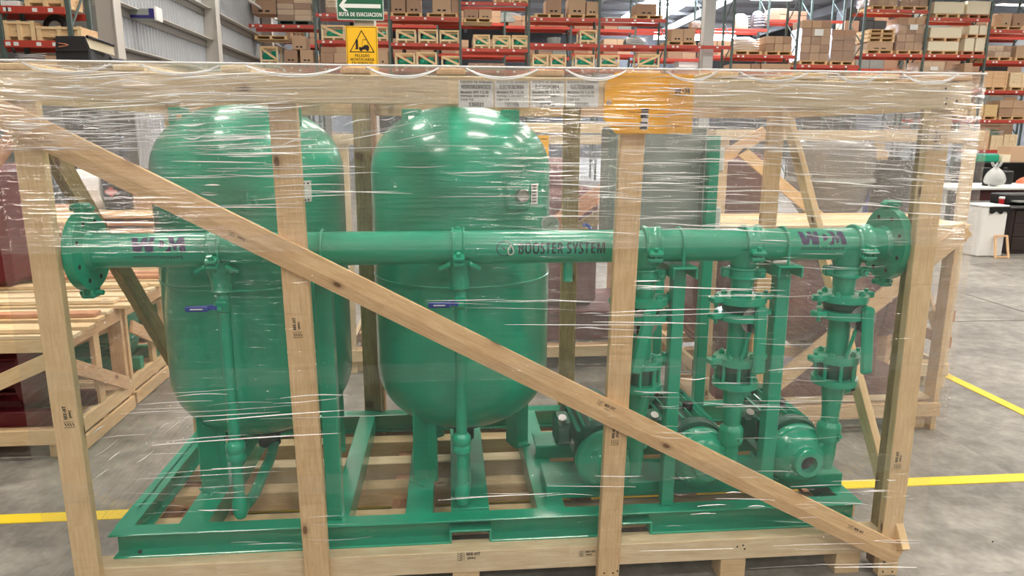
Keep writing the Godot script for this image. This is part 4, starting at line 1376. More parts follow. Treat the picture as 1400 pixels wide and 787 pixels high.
func neighbours():
	# ---- row of low open crates along the left, their slatted lids on top
	var zz := [-1.46, -2.30, -3.14, -3.98]
	var words := ["nearest the camera, maroon motor inside", "second from the camera", "third from the camera", "fourth and farthest from the camera"]
	for i in 4:
		var z0: float = zz[i]
		var z1 := z0 - 0.78
		var x1 := -0.735 - i * 0.012
		var t := open_crate("low open pine crate with slatted lid on the left, " + words[i], -2.75, x1, z0, z1, 0.72, M.pine2 if i % 2 == 0 else M.pine, M.pine3)
		for k in 5:
			var z := lerpf(z0 - 0.03, z1 + 0.05, k / 4.0)
			board(t, "lid_slat", Vector3(-2.8, 0.733 + rng.randf() * .006, z), Vector3(x1 + 0.03 + rng.randf() * 0.08, 0.733 + rng.randf() * .006, z), 0.024, 0.095, [M.pale, M.pine2, M.pine][(k + i) % 3])
			if k % 2 == 0: board(t, "lid_slat", Vector3(-2.8, 0.76, z - 0.03), Vector3(x1 - 0.02 + rng.randf() * 0.06, 0.762, z - 0.03), 0.024, 0.09, [M.pine2, M.pale, M.red_pine][(k + i) % 3])
		# braces: front and right end
		board(t, "brace", Vector3(-1.75, 0.18, z0 + 0.01), Vector3(x1 - 0.06, 0.60, z0 + 0.01), 0.085, 0.022, M.pine2)
		board(t, "brace", Vector3(x1 + 0.012, 0.55, z0 - 0.05), Vector3(x1 + 0.012, 0.20, z1 + 0.06), 0.085, 0.022, M.pine3)
		board(t, "post", Vector3(x1 - 0.02, 0.0, z0 - 0.42), Vector3(x1 - 0.02, 0.70, z0 - 0.42), 0.07, 0.03, M.pine, Vector3.BACK)
		board(t, "side_rail", Vector3(x1 + 0.012, 0.05, z0), Vector3(x1 + 0.012, 0.05, z1), 0.085, 0.022, M.pine)
		if i == 0:
			motor("electric_motor", "maroon finned electric motor inside the nearest low crate at the left edge", "motor", Vector3(-1.22, 0.46, -1.70), Vector3.RIGHT, 0.21, 0.66, M.maroon, 0.185)
		else:
			motor("electric_motor", "green finned motor inside the %s low crate of the left row" % ["second", "third", "fourth"][i - 1], "motor", Vector3(-1.12, 0.43, z0 - 0.38), Vector3.RIGHT, 0.19, 0.5, M.green_dull, 0.185)
	# ---- stack of sawn boards behind them
	var L := thing("board_stack", "tall stack of sawn pine boards behind the low crates, dark box on top", "lumber", Vector3(-2.9, 0, -5.4))
	for j in 13:
		var y := 0.14 + j * 0.074
		for k in 3:
			var z := -5.0 - k * 0.42
			var xr := -1.38 + rng.randf() * 0.12
			board(L, "plank", Vector3(-5.2, y, z), Vector3(xr, y, z), 0.038, 0.34, [M.pine3, M.pale, M.red_pine, M.pine2][(j * 2 + k) % 4])
		if j % 3 == 2:
			for x in [-4.6, -3.2, -1.8]: board(L, "sticker", Vector3(x, y + 0.037, -4.9), Vector3(x, y + 0.037, -6.0), 0.03, 0.05, M.pine3)
	for x in [-4.6, -3.2, -1.8]: boxp(L, "foot_block", Vector3(x - .06, 0, -6.0), Vector3(x + .06, 0.12, -4.9), M.pine)
	# second stack near the left edge
	L = thing("board_stack", "lower stack of pine boards behind the left edge post, green parts between its layers", "lumber", Vector3(-3.4, 0, -4.7))
	var ys := [0.803, 0.838, 0.873, 0.975, 1.01, 1.045]
	for j in ys.size():
		for k in 2:
			var z := -4.25 - k * 0.3
			board(L, "plank", Vector3(-5.0, ys[j], z), Vector3(-1.95 - rng.randf() * 0.1, ys[j], z), 0.03, 0.24, [M.pale, M.pine3, M.pine2][(j + k) % 3])
	# board stack stands on the farthest crate's lid by two bearers
	for x in [-4.5, -2.3]: board(L, "bearer", Vector3(x, 0.78, -4.15), Vector3(x, 0.78, -4.7), 0.014, 0.09, M.pine)
	# dark box with a red cross emblem, pale round cowl and carton on the board stack
	var a := pz(143, 283, -5.3)
	var b := pz(179, 233, -5.3)
	var top := 0.14 + 12 * 0.074 + 0.02
	var t := thing("dark_box", "black box with a red cross emblem standing on the board stack", "box", Vector3((a.x + b.x) / 2, top, -5.5))
	boxp(t, "body", Vector3(a.x, top, -5.75), Vector3(b.x, b.y, -5.3), M.dark, 0.01)
	var c := pz(152, 262, -5.29)
	boxp(t, "emblem_cross", c + Vector3(-.022, -.045, 0), c + Vector3(.022, .045, .003), mat(rgb(190, 60, 60), 0.5), 0)
	boxp(t, "emblem_bar", c + Vector3(-.06, -.016, 0), c + Vector3(.06, .016, .005), mat(rgb(214, 150, 140), 0.5), 0)
	boxp(t, "edge_strip", Vector3(b.x, top, -5.34), Vector3(b.x + .015, b.y, -5.3), M.cream, 0.002)
	a = pz(104, 283, -5.3); b = pz(128, 232, -5.3)
	var s := mb()
	cyl(s, Vector3(b.x + .05, (top + b.y) / 2, -5.45), Vector3(b.x - .24, (top + b.y) / 2, -5.45), (b.y - top) / 2, 32)
	t = thing("fan_cowl", "pale grey round cowl beside the black box", "cowl", Vector3(b.x - .1, top, -5.45))
	obj("shell", s, M.white, t)
	s = mb(); cyl(s, Vector3(b.x + .05, (top + b.y) / 2, -5.45), Vector3(b.x + .06, (top + b.y) / 2, -5.45), (b.y - top) / 2 - 0.02, 32)
	obj("rim", s, M.grey, t)
	a = pz(182, 283, -5.3); b = pz(206, 262, -5.3)
	tag(boxp(null, "carton", Vector3(a.x, top, -5.6), Vector3(b.x, b.y, -5.3), M.carton), "small brown carton right of the black box on the board stack", "carton")
	# wrapped maroon machine at the far left edge, on a crate of its own
	t = thing("maroon_machine", "dark maroon machine casing at the left edge behind the front crate post", "machine", Vector3(-2.3, 0.775, -2.9))
	boxp(t, "casing", Vector3(-2.75, 0.775, -3.2), Vector3(-1.62, 1.62, -2.62), M.maroon, 0.04)
	boxp(t, "flange_strip", Vector3(-2.75, 1.34, -2.63), Vector3(-1.60, 1.39, -2.6), M.maroon, 0.006)
	s = mb()
	for i in 4: cyl(s, Vector3(-1.9 + i * 0.08, 1.365, -2.61), Vector3(-1.9 + i * 0.08, 1.365, -2.585), 0.014, 8)
	obj("bolt_row", s, M.steel, t)
	boxp(t, "inspection_cover", Vector3(-2.4, 0.85, -2.63), Vector3(-1.72, 1.28, -2.6), M.maroon, 0.02)
	var e := board(null, "loose_board", pz(-8, 222, -2.5), pz(20, 183, -2.5), 0.09, 0.03, M.red_pine)
	tag(e, "reddish board leaning on the maroon machine at the left edge", "board")

	# ---- right: low wide crate with a big maroon barrel, tall crate behind it
	t = open_crate("wide wrapped crate right behind the front one, big maroon barrel inside", 2.98, 4.53, -1.46, -2.10, 1.30, M.pine, M.pine3, 0.10, true)
	board(t, "brace", pz(1322, 312, -1.43), pz(1058, 527, -1.43), 0.1, 0.025, M.pine)
	for i in 5: board(t, "lid_board", Vector3(2.96, 1.315, -1.5 - i * 0.135), Vector3(4.56, 1.315, -1.5 - i * 0.135), 0.022, 0.125, [M.pale, M.pine2, M.pale][i % 3])
	board(t, "floor_board", Vector3(2.98, 0.2, -1.7), Vector3(4.5, 0.2, -1.7), 0.02, 0.4, M.pale)
	t = thing("maroon_barrel", "big dark red cylindrical pump barrel lying in the wide wrapped crate", "pump", Vector3(3.75, 0.21, -1.78))
	s = mb()
	lathe(s, ax(Vector3(3.08, 0.82, -1.79), Vector3.RIGHT), [Vector2(0, 0), Vector2(0.24, 0.0), Vector2(0.25, 0.05), Vector2(0.29, 0.06), Vector2(0.29, 0.06), Vector2(0.29, 1.10), Vector2(0.28, 1.18), Vector2(0.24, 1.27), Vector2(0.16, 1.33), Vector2(0, 1.36)], 48)
	obj("barrel", s, M.maroon, t)
	for x in [3.3, 3.75, 4.15]:
		s = mb(); lathe(s, ax(Vector3(x, 0.82, -1.79), Vector3.RIGHT), [Vector2(0.28, -0.02), Vector2(0.305, -0.02), Vector2(0.305, -0.02), Vector2(0.305, 0.02), Vector2(0.305, 0.02), Vector2(0.28, 0.02)], 48)
		obj("barrel_band", s, M.maroon, t)
	for x in [3.35, 4.1]:
		boxp(t, "saddle", Vector3(x - .06, 0.21, -2.0), Vector3(x + .06, 0.62, -1.58), M.maroon, 0.006)
	boxp(t, "base_frame", Vector3(3.1, 0.21, -2.02), Vector3(4.4, 0.33, -1.56), M.maroon, 0.006)
	film_round("clear stretch film round the wide crate with the maroon barrel", 2.95, 4.565, -1.415, -2.13, 0.06, 1.33)
	t = open_crate("tall wrapped crate at the right behind the wide one, top rail above eye level of the barrel", 3.25, 5.13, -2.2, -3.3, 1.88, M.pale, M.pine2, 0.085)
	board(t, "side_brace", Vector3(5.11, 0.3, -2.25), Vector3(5.11, 1.7, -3.25), 0.085, 0.025, M.pine)
	board(t, "front_brace", pz(975, 224, -2.17), pz(1046, 180, -2.17), 0.08, 0.025, M.pine3)
	board(t, "front_brace", pz(1012, 205, -2.17), pz(1160, 330, -2.17), 0.075, 0.025, M.pine)
	for y in [0.35, 0.55]: board(t, "side_slat", Vector3(5.13, y, -2.2), Vector3(5.13, y, -3.3), 0.085, 0.022, M.red_pine)
	t.set_meta("label", "tall wrapped crate at the right, its top rail level with the orange tag")
	t = thing("wrapped_machine", "grey film wrapped round machine head in the tall right crate", "machine", Vector3(4.15, 0.2, -2.75))
	s = mb()
	var gc := pz(1150, 226, -2.6)
	lathe(s, at(Vector3(gc.x, 0, -2.75)), [Vector2(0.2, 0.2), Vector2(0.2, 1.25), Vector2(0.26, 1.33), Vector2(0.30, gc.y - 0.12), Vector2(0.32, gc.y), Vector2(0.30, gc.y + 0.14), Vector2(0.22, gc.y + 0.19), Vector2(0, gc.y + 0.2)], 24)
	obj("wrapped_head", s, mat(rgb(128, 126, 124), 0.2), t)
	s = mb()
	lathe(s, at(Vector3(gc.x, gc.y - .14, -2.75)), [Vector2(0.302, 0), Vector2(0.325, .02), Vector2(0.31, .05)], 24)
	obj("head_rim", s, M.grey, t)
	t = thing("maroon_machine", "maroon pump casing in the tall right crate, left of the grey wrapped head", "machine", Vector3(3.55, 0.2, -2.75))
	boxp(t, "casing", Vector3(3.36, 0.2, -3.05), Vector3(3.75, 1.72, -2.45), M.maroon, 0.06)
	s = mb(); cyl(s, Vector3(3.56, 1.3, -2.42), Vector3(3.56, 1.3, -2.36), 0.16, 28)
	obj("cover_disc", s, M.maroon, t)
	a = pz(1200, 276, -3.0); b = pz(1246, 236, -3.0)
	t = thing("blue_drum", "blue drum at the back of the tall right crate", "drum", Vector3((a.x + b.x) / 2, 0.2, -3.0))
	s = mb(); lathe(s, at(Vector3((a.x + b.x) / 2, 0, -3.0)), [Vector2(0, 0.2), Vector2(0.22, 0.2), Vector2(0.22, 0.2), Vector2(0.22, 0.7), Vector2(0.235, 0.72), Vector2(0.22, 0.74), Vector2(0.22, b.y), Vector2(0.22, b.y), Vector2(0.0, b.y)], 28)
	obj("barrel", s, mat(rgb(36, 62, 140), 0.4), t)
	s = mb(); cyl(s, Vector3(a.x + .08, b.y, -2.95), Vector3(a.x + .08, b.y + .02, -2.95), 0.03, 12)
	obj("bung", s, M.black, t)
	t = thing("black_drum", "black drum beside the right corner of the tall crate", "drum", Vector3(4.95, 0.2, -2.6))
	s = mb(); lathe(s, at(Vector3(4.92, 0, -2.8)), [Vector2(0, 0.2), Vector2(0.15, 0.2), Vector2(0.15, 0.2), Vector2(0.15, 1.62), Vector2(0.13, 1.66), Vector2(0.0, 1.66)], 24)
	obj("barrel", s, M.dark, t)
	s = mb(); cyl(s, Vector3(4.92, 1.66, -2.8), Vector3(4.92, 1.69, -2.8), 0.05, 14)
	obj("cap", s, M.black, t)
	film_round("clear stretch film round the tall right crate", 3.22, 5.165, -2.16, -3.34, 0.6, 1.9)

	# ---- tall crate behind the middle: maroon machine base, braces and rails seen between the front posts
	t = open_crate("tall wrapped crate behind the middle tank, maroon machine base low inside", 0.62, 3.02, -2.86, -4.0, 1.84, M.pale, M.pine3, 0.085)
	board(t, "front_brace", pz(742, 318, -2.83), pz(838, 252, -2.83), 0.12, 0.025, M.red_pine)
	board(t, "front_brace", pz(786, 316, -2.9), pz(838, 284, -2.9), 0.1, 0.025, M.grey_pine)
	board(t, "mid_rail", pz(700, 174, -2.83), pz(850, 176, -2.83), 0.07, 0.022, M.pale)
	t = thing("maroon_machine", "maroon machine on a heavy base frame in the middle back crate", "machine", Vector3(1.9, 0.19, -3.4))
	boxp(t, "base_frame", Vector3(0.75, 0.19, -3.8), Vector3(2.95, 0.42, -3.0), M.maroon, 0.01)
	boxp(t, "base_lip", Vector3(0.75, 0.42, -3.82), Vector3(2.95, 0.445, -2.97), M.maroon, 0.004)
	boxp(t, "casing", Vector3(0.95, 0.44, -3.75), Vector3(2.65, 1.42, -3.1), M.maroon, 0.06)
	s = mb(); cyl(s, Vector3(1.2, 1.42, -3.4), Vector3(2.4, 1.42, -3.4), 0.24, 32)
	obj("barrel", s, M.maroon, t)
	s = mb()
	for i in 7: cyl(s, Vector3(1.9 + i * 0.1, 1.0, -3.09), Vector3(1.9 + i * 0.1, 1.0, -3.07), 0.018, 6)
	obj("bolt_row", s, M.maroon, t)
	film_round("clear stretch film round the crate behind the middle tank", 0.59, 3.05, -2.82, -4.03, 0.2, 1.86)
	# orange notice on that crate, seen past the tank's shoulder
	a = pz(735, 226, -2.815); b = pz(750, 185, -2.815)
	t = thing("orange_notice", "small orange notice on the back crate beside the tank shoulder", "notice", Vector3(a.x, a.y, -2.81))
	boxp(t, "card", Vector3(a.x, a.y, -2.812), Vector3(b.x, b.y, -2.809), M.orange, 0)
	boxp(t, "print_line", Vector3(a.x + .02, b.y - .03, -2.809), Vector3(b.x - .012, b.y - .024, -2.8085), M.ink, 0)

func right_side():
	# dark desk with an overhanging top, cluttered worktop behind it
	var brown := mat(rgb(48, 34, 32), 0.4)
	var zf := -8.0
	var p0 := pz(1375, 347, zf)
	var t := thing("desk", "dark brown desk with overhanging black top at the right edge", "desk", Vector3(p0.x + 0.9, 0, -8.5))
	boxp(t, "cabinet", Vector3(p0.x, 0, -9.0), Vector3(p0.x + 2.2, 0.72, zf), brown, 0.01)
	boxp(t, "desktop", Vector3(p0.x - 0.22, 0.72, -9.1), Vector3(p0.x + 2.3, 0.76, zf + 0.08), M.black, 0.015)
	for i in 3: boxp(t, "drawer_front", Vector3(p0.x + 0.06, 0.06 + i * 0.22, zf), Vector3(p0.x + 0.55, 0.26 + i * 0.22, zf + 0.015), brown, 0.004)
	var a := pz(1370, 270, -8.4)
	var s := mb()
	lathe(s, at(Vector3(a.x, 0.76, -8.4)), [Vector2(0, 0), Vector2(0.035, 0), Vector2(0.035, 0), Vector2(0.042, 0.11), Vector2(0.042, 0.11), Vector2(0.038, 0.11), Vector2(0.033, 0.01)], 20)
	t = thing("cup", "red and white cup on the dark desk", "cup", Vector3(a.x, 0.76, -8.4))
	obj("cup_wall", s, mat(rgb(200, 40, 46), 0.4), t)
	s = mb(); lathe(s, at(Vector3(a.x, 0.85, -8.4)), [Vector2(0.042, 0), Vector2(0.044, 0), Vector2(0.044, 0.03), Vector2(0.036, 0.035), Vector2(0, 0.035)], 20)
	obj("lid", s, M.white, t)
	a = pz(1384, 268, -8.3)
	t = thing("desk_printer", "black low printer on the dark desk at the right edge", "printer", Vector3(a.x + .25, 0.76, -8.5))
	boxp(t, "body", Vector3(a.x - .03, 0.76, -8.75), Vector3(a.x + 0.6, 0.93, -8.35), M.dark, 0.02)
	boxp(t, "paper_tray", Vector3(a.x + .03, 0.80, -8.36), Vector3(a.x + .5, 0.83, -8.2), M.grey, 0.006)
	# worktop behind
	var h := 0.92
	var w0 := py(1360, 256, h)
	t = thing("workbench", "white topped workbench behind the dark desk, piled with parts", "bench", Vector3(w0.x + 1.5, 0, w0.z - .5))
	boxp(t, "top", Vector3(w0.x - .9, h - .05, w0.z - 1.3), Vector3(w0.x + 3.4, h, w0.z), M.white, 0.01)
	for q in [[-.85, -.06], [3.3, -.06], [-.85, -1.24], [3.3, -1.24]]: boxp(t, "leg", Vector3(w0.x + q[0], 0, w0.z + q[1] - .05), Vector3(w0.x + q[0] + .08, h - .05, w0.z + q[1] + .03), M.dark)
	boxp(t, "front_panel", Vector3(w0.x - .8, 0.2, w0.z - .12), Vector3(w0.x + 3.3, h - .05, w0.z - .1), mat(rgb(70, 28, 30), 0.5))
	# things on the worktop
	var wz := w0.z - 0.3
	var top := pz(1363, 223, wz)
	s = mb()
	var prof := []
	for i in 11: prof.append(Vector2([0.0, 0.16, 0.185, 0.19, 0.18, 0.165, 0.14, 0.10, 0.05, 0.045, 0.0][i], (top.y - h) * i / 10.0))
	lathe(s, at(Vector3(top.x, h, wz)), prof, 11)
	for i in 5: tube(s, [Vector3(top.x + cos(i) * .05, top.y - .06, wz + sin(i) * .05), Vector3(top.x + cos(i) * .1, top.y + .02, wz + sin(i) * .08)], 0.018, 5)
	t = tag(obj("plastic_bag", s, mat(rgb(186, 190, 188), 0.15)), "clear plastic bag full of parts on the white workbench", "bag") 
	a = pz(1347, 254, wz - .1)
	var b := pz(1357, 229, wz - .1)
	t = thing("monitor", "black monitor at the left end of the white workbench", "monitor", Vector3(a.x, h, wz - .1))
	boxp(t, "screen", Vector3(a.x - .1, h + .1, wz - .14), Vector3(b.x, b.y, wz - .1), M.black, 0.008)
	boxp(t, "stand", Vector3(a.x, h, wz - .2), Vector3(a.x + .06, h + .12, wz - .1), M.black, 0.004)
	a = pz(1372, 245, wz - .5); b = pz(1389, 229, wz - .5)
	t = thing("power_tool_case", "black tool case on the white workbench right of the plastic bag", "case", Vector3(a.x + .1, h, wz - .5))
	boxp(t, "body", Vector3(a.x, h, wz - .75), Vector3(b.x, b.y - .06, wz - .5), M.black, 0.03)
	boxp(t, "handle", Vector3(a.x + .08, b.y - .06, wz - .64), Vector3(b.x - .08, b.y, wz - .6), M.dark, 0.01)
	var cols := [rgb(240, 196, 40), rgb(220, 226, 224), rgb(60, 130, 90), rgb(238, 180, 36), rgb(216, 120, 90), rgb(150, 170, 190)]
	var nm := ["yellow cloth heap", "white paper bundle", "green cloth heap", "small yellow cloth heap", "salmon cloth heap", "pale blue cloth heap"]
	for i in 6:
		a = py(1372 + [18, 0, 6, 26, 11, 3][i], 250 - [3, -1, 3, 4, 1, 2][i], h)
		s = mb()
		var rr := 0.16
		var pr := [Vector2(rr, 0), Vector2(rr * .95, 0.05), Vector2(rr * .6, 0.1), Vector2(rr * .2, 0.13), Vector2(0, 0.135)]
		lathe(s, Transform3D(Basis(Vector3.UP, i * 1.3).scaled(Vector3(1.2, 1.0 if i != 1 else .3, 0.7)), Vector3(a.x, h, maxf(a.z, w0.z - 1.1))), pr, 7)
		tag(obj("cloth_heap" if i != 1 else "paper_bundle", s, mat(cols[i], 0.7)), nm[i] + " on the white workbench", "cloth" if i != 1 else "paper", "")
	# bins and boxes on the rack side behind the bench
	a = pz(1344, 222, w0.z - 1.6); b = pz(1370, 211, w0.z - 1.6)
	t = thing("back_shelf", "dark low shelf unit behind the white workbench", "shelf", Vector3(a.x + .6, 0, w0.z - 1.9))
	boxp(t, "side_panel", Vector3(a.x - .2, 0, w0.z - 2.2), Vector3(a.x - .15, a.y - .02, w0.z - 1.6), M.dark)
	boxp(t, "side_panel", Vector3(a.x + 2.2, 0, w0.z - 2.2), Vector3(a.x + 2.25, a.y - .02, w0.z - 1.6), M.dark)
	boxp(t, "top_panel", Vector3(a.x - .2, a.y - .02, w0.z - 2.2), Vector3(a.x + 2.25, a.y, w0.z - 1.58), M.dark)
	boxp(t, "back_panel", Vector3(a.x - .2, 0, w0.z - 2.22), Vector3(a.x + 2.25, a.y, w0.z - 2.2), M.dark)
	t = tag(boxp(null, "green_crate", Vector3(a.x, a.y, w0.z - 2.0), Vector3(b.x, b.y, w0.z - 1.65), M.green_dull, 0.02), "green plastic crate on the dark shelf behind the workbench", "crate")
	var a2 := pz(1362, 222, w0.z - 1.6)
	var b2 := pz(1383, 213.5, w0.z - 1.6)
	tag(boxp(null, "white_carton", Vector3(b.x + .03, a.y, w0.z - 2.0), Vector3(b2.x, b2.y + .03, w0.z - 1.62), M.cream, 0.006), "cream carton beside the green crate behind the workbench", "carton")
	a2 = pz(1384, 222, w0.z - 1.6); b2 = pz(1400, 208, w0.z - 1.6)
	tag(boxp(null, "carton", Vector3(b2.x - .28, a.y, w0.z - 2.0), Vector3(b2.x + .3, a.y + .34, w0.z - 1.62), M.carton, 0.006), "brown carton at the right end of the dark shelf behind the workbench", "carton")
	# white waste bin with a black bag over its rim
	zf = -7.75
	a = pz(1337, 338, zf); b = pz(1384, 283, zf)
	t = thing("waste_bin", "white rectangular waste bin with a black bag folded over its rim", "bin", Vector3((a.x + b.x) / 2, 0, zf - .25))
	boxp(t, "bin_body", Vector3(a.x, 0, zf - .45), Vector3(b.x - .05, b.y, zf), M.white, 0.02)
	boxp(t, "lid", Vector3(a.x - .01, b.y, zf - .47), Vector3(b.x - .04, b.y + .03, zf + .01), M.white, 0.012)
	s = mb()
	for i in 16:
		var u0 := i / 16.0
		var u1 := (i + 1) / 16.0
		var z0 := zf + 0.012 + 0.012 * sin(i * 2.1)
		var z1 := zf + 0.012 + 0.012 * sin((i + 1) * 2.1)
		var y0 := b.y - 0.085 - 0.022 * sin(i * 0.9)
		var y1 := b.y - 0.085 - 0.022 * sin((i + 1) * 0.9)
		var q0 := Vector3(lerpf(a.x + .1, b.x - .04, u0), b.y, z0)
		var q1 := Vector3(lerpf(a.x + .1, b.x - .04, u1), b.y, z1)
		quad(s, q0, q1, Vector3(q1.x, y1, z1 + .006), Vector3(q0.x, y0, z0 + .006), Vector3.BACK)
		quad(s, q0 - Vector3(0, 0, .01), q1 - Vector3(0, 0, .01), Vector3(q1.x, y1, z1 - .004), Vector3(q0.x, y0, z0 - .004), Vector3.FORWARD)
	obj("bin_bag", s, M.black, t)
	# wooden frame leaning on the desk
	t = thing("wooden_stand", "small pine stand leaning between the white bin and the desk", "frame", pz(1367, 347, -7.65))
	var f0 := pz(1360, 347, -7.62)
	var f1 := pz(1374, 347, -7.62)
	board(t, "rail", Vector3(f0.x, 0.0, -7.6), Vector3(f0.x + .05, 0.34, -7.72), 0.035, 0.02, M.pine3, Vector3.RIGHT)
	board(t, "rail", Vector3(f1.x + .05, 0.0, -7.6), Vector3(f1.x + .07, 0.34, -7.72), 0.035, 0.02, M.pine3, Vector3.RIGHT)
	board(t, "rail", Vector3(f0.x + .05, 0.335, -7.715), Vector3(f1.x + .07, 0.335, -7.715), 0.03, 0.02, M.pine3)
	board(t, "rail", Vector3(f0.x, 0.02, -7.61), Vector3(f1.x + .05, 0.02, -7.61), 0.03, 0.02, M.pine3)

func plate(parent: Node3D, called: String, x0: float, y0: float, x1: float, y1: float, z: float, d: float, m: Material) -> MeshInstance3D:
	var a := pz(x0, y1, z)
	var b := pz(x1, y0, z)
	return boxp(parent, called, Vector3(a.x, a.y, z - d), Vector3(b.x, b.y, z), m, 0)

func signs():
	var z := -8.0
	var c := pz(497.5, 32, z - 0.05)
	var s := mb(); box(s, at(Vector3(c.x, ROOF / 2, z - 0.2)), Vector3(0.285, ROOF, 0.28), 0.01)
	struct("trim_92", s, M.column, "white square building column carrying the two safety signs")
	# evacuation route sign
	var a := pz(461, 27, z)
	var b := pz(525, 27, z)
	var w := b.x - a.x
	var t := thing("evacuation_sign", "green RUTA DE EVACUACION sign with a white arrow pointing left", "sign", Vector3((a.x + b.x) / 2, a.y, z))
	boxp(t, "panel", Vector3(a.x, a.y, z - .02), Vector3(b.x, a.y + w * 0.66, z), M.sign_green, 0.002)
	var wm := mat(rgb(236, 240, 236), 0.5)
	for q in [[a.y, a.y + .012], [a.y + w * .66 - .012, a.y + w * .66]]: boxp(t, "border", Vector3(a.x, q[0], z), Vector3(b.x, q[1], z + .0015), mat(rgb(190, 206, 196), .5), 0)
	for q in [[a.x, a.x + .012], [b.x - .012, b.x]]: boxp(t, "border", Vector3(q[0], a.y, z), Vector3(q[1], a.y + w * .66, z + .0015), mat(rgb(190, 206, 196), .5), 0)
	letters(t, "lettering", "RUTA DE EVACUACION", w * 0.91, w * 0.082, at(Vector3((a.x + b.x) / 2, pz(493, 19.7, z).y, z + .001)), wm)
	var ay := pz(493, 8.2, z).y
	s = mb()
	var k := w / 64.0
	extrude(s, pv([3.2, 0, 10.5, 9, 15.5, 9, 10.2, 2.6, 60, 2.6, 60, -2.6, 10.2, -2.6, 15.5, -7.2, 10.5, -7.2]), Transform3D(Basis.from_scale(Vector3(k, k, 1)), Vector3(a.x, ay, z)), 0.002)
	obj("arrow", s, wm, t)
	# forklift warning sign
	a = pz(474.5, 93, z); b = pz(515.5, 36, z)
	w = b.x - a.x
	k = w / 41.0
	var mx := (a.x + b.x) / 2
	t = thing("forklift_sign", "yellow PELIGRO MONTACARGA EN SERVICIO sign with a forklift in a triangle", "sign", Vector3(mx, a.y, z))
	boxp(t, "panel", Vector3(a.x, a.y - .03, z - .02), Vector3(b.x, b.y, z), M.sign_yellow, 0.002)
	for q in [[a.x + .012, a.x + .018], [b.x - .018, b.x - .012]]: boxp(t, "border", Vector3(q[0], a.y - .02, z), Vector3(q[1], b.y - .012, z + .0012), M.ink, 0)
	boxp(t, "border", Vector3(a.x + .012, b.y - .018, z), Vector3(b.x - .012, b.y - .012, z + .0012), M.ink, 0)
	var tb := pz(495, 71, z).y
	var ty := pz(495, 42, z).y
	s = mb()
	var outer := PackedVector2Array()
	var P3 := [Vector2(mx - 15.5 * k, tb), Vector2(mx + 15.5 * k, tb), Vector2(mx, ty)]
	for i in 3:
		bar(s, Vector3(P3[i].x, P3[i].y, z + .001), Vector3(P3[(i + 1) % 3].x, P3[(i + 1) % 3].y, z + .001), 1.1 * k, 0.002)
		cyl(s, Vector3(P3[i].x, P3[i].y, z), Vector3(P3[i].x, P3[i].y, z + .002), 0.6 * k, 10)
	obj("triangle", s, M.ink, t)
	s = mb()
	var o := Transform3D(Basis.from_scale(Vector3(k, k, 1)), Vector3(mx, tb, z))
	extrude(s, pv([-9.5, 4, -8, 4, -8, 15.5, -5, 15.5, -5, 4.5, -5, 3.2, -9.5, 3.2]), o, .002)
	extrude(s, pv([-4, 3, 9, 3, 9.5, 6, 8, 8.5, 4, 9, 0, 6, -4, 6]), o, .002)
	obj("forklift_body", s, M.ink, t)
	s = mb()
	for q in [[0.2, 6, 1.2, 15.4], [1.2, 15.4, 7.0, 15.4], [7.0, 15.4, 7.8, 7]]: bar(s, o * Vector3(q[0], q[1], .001), o * Vector3(q[2], q[3], .001), .7 * k, .002)
	obj("forklift_guard", s, M.ink, t)
	for q in [[-1.3, 3.2, 2.1], [7, 3.0, 1.9]]:
		s = mb()
		cyl(s, o * Vector3(q[0], q[1], 0), o * Vector3(q[0], q[1], .003), q[2] * k, 16)
		obj("forklift_wheel", s, M.ink, t)
	for q in [["PELIGRO", 76.0, 19.0], ["MONTACARGA", 81.2, 31.0], ["EN SERVICIO", 86.2, 27.5]]:
		letters(t, "lettering", q[0], q[2] * k, 3.5 * k, at(Vector3(mx, pz(495, q[1], z).y, z + .001)), M.ink)

# ================= racking and its loads =================
const RZ := -27.0
var bayx := [340.0, 432.0, 533.0, 629.6, 723.0, 818.7, 910.0, 1001.0, 1089.5, 1178.5, 1264.5, 1349.5, 1440.0]
var lv := [[36.0, 96.0, 131.0], [21.5, 58.0, 95.0, 131.0], [25.5, 61.5, 96.0, 131.0], [5.5, 69.0, 98.0, 131.0], [27.0, 62.0, 96.0, 131.0], [28.0, 64.0, 96.0, 131.0], [64.5, 97.0, 131.0], [77.5, 99.5, 131.0], [91.0, 131.0], [15.5, 76.0, 100.0, 131.0], [27.0, 77.0, 123.5, 164.5], [43.5, 85.5, 126.0, 166.0, 207.0]]
const BAY := ["first", "second", "third", "fourth", "fifth", "sixth", "seventh", "eighth", "ninth", "tenth", "eleventh", "twelfth"]

func shelf(bay: int, k: int) -> float:
	return pz((bayx[bay] + bayx[bay + 1]) / 2, lv[bay][k], RZ).y + 0.07

func rack_frame(t: Node3D, x: float, z: float, d: float, h: float):
	for e in [0.0, -d]:
		board(t, "upright", Vector3(x, 0, z + e), Vector3(x, h, z + e), 0.09, 0.07, M.rack_green, Vector3.RIGHT, 0.006)
	var s := mb()
	var n := int(h / 0.9)
	for i in n:
		bar(s, Vector3(x, 0.2 + i * 0.9, z if i % 2 == 0 else z - d), Vector3(x, 0.2 + (i + 1) * 0.9, z - d if i % 2 == 0 else z), 0.04, 0.03)
	tag(obj("frame_bracing", s, M.rack_green, t), "", "", "", "stuff")

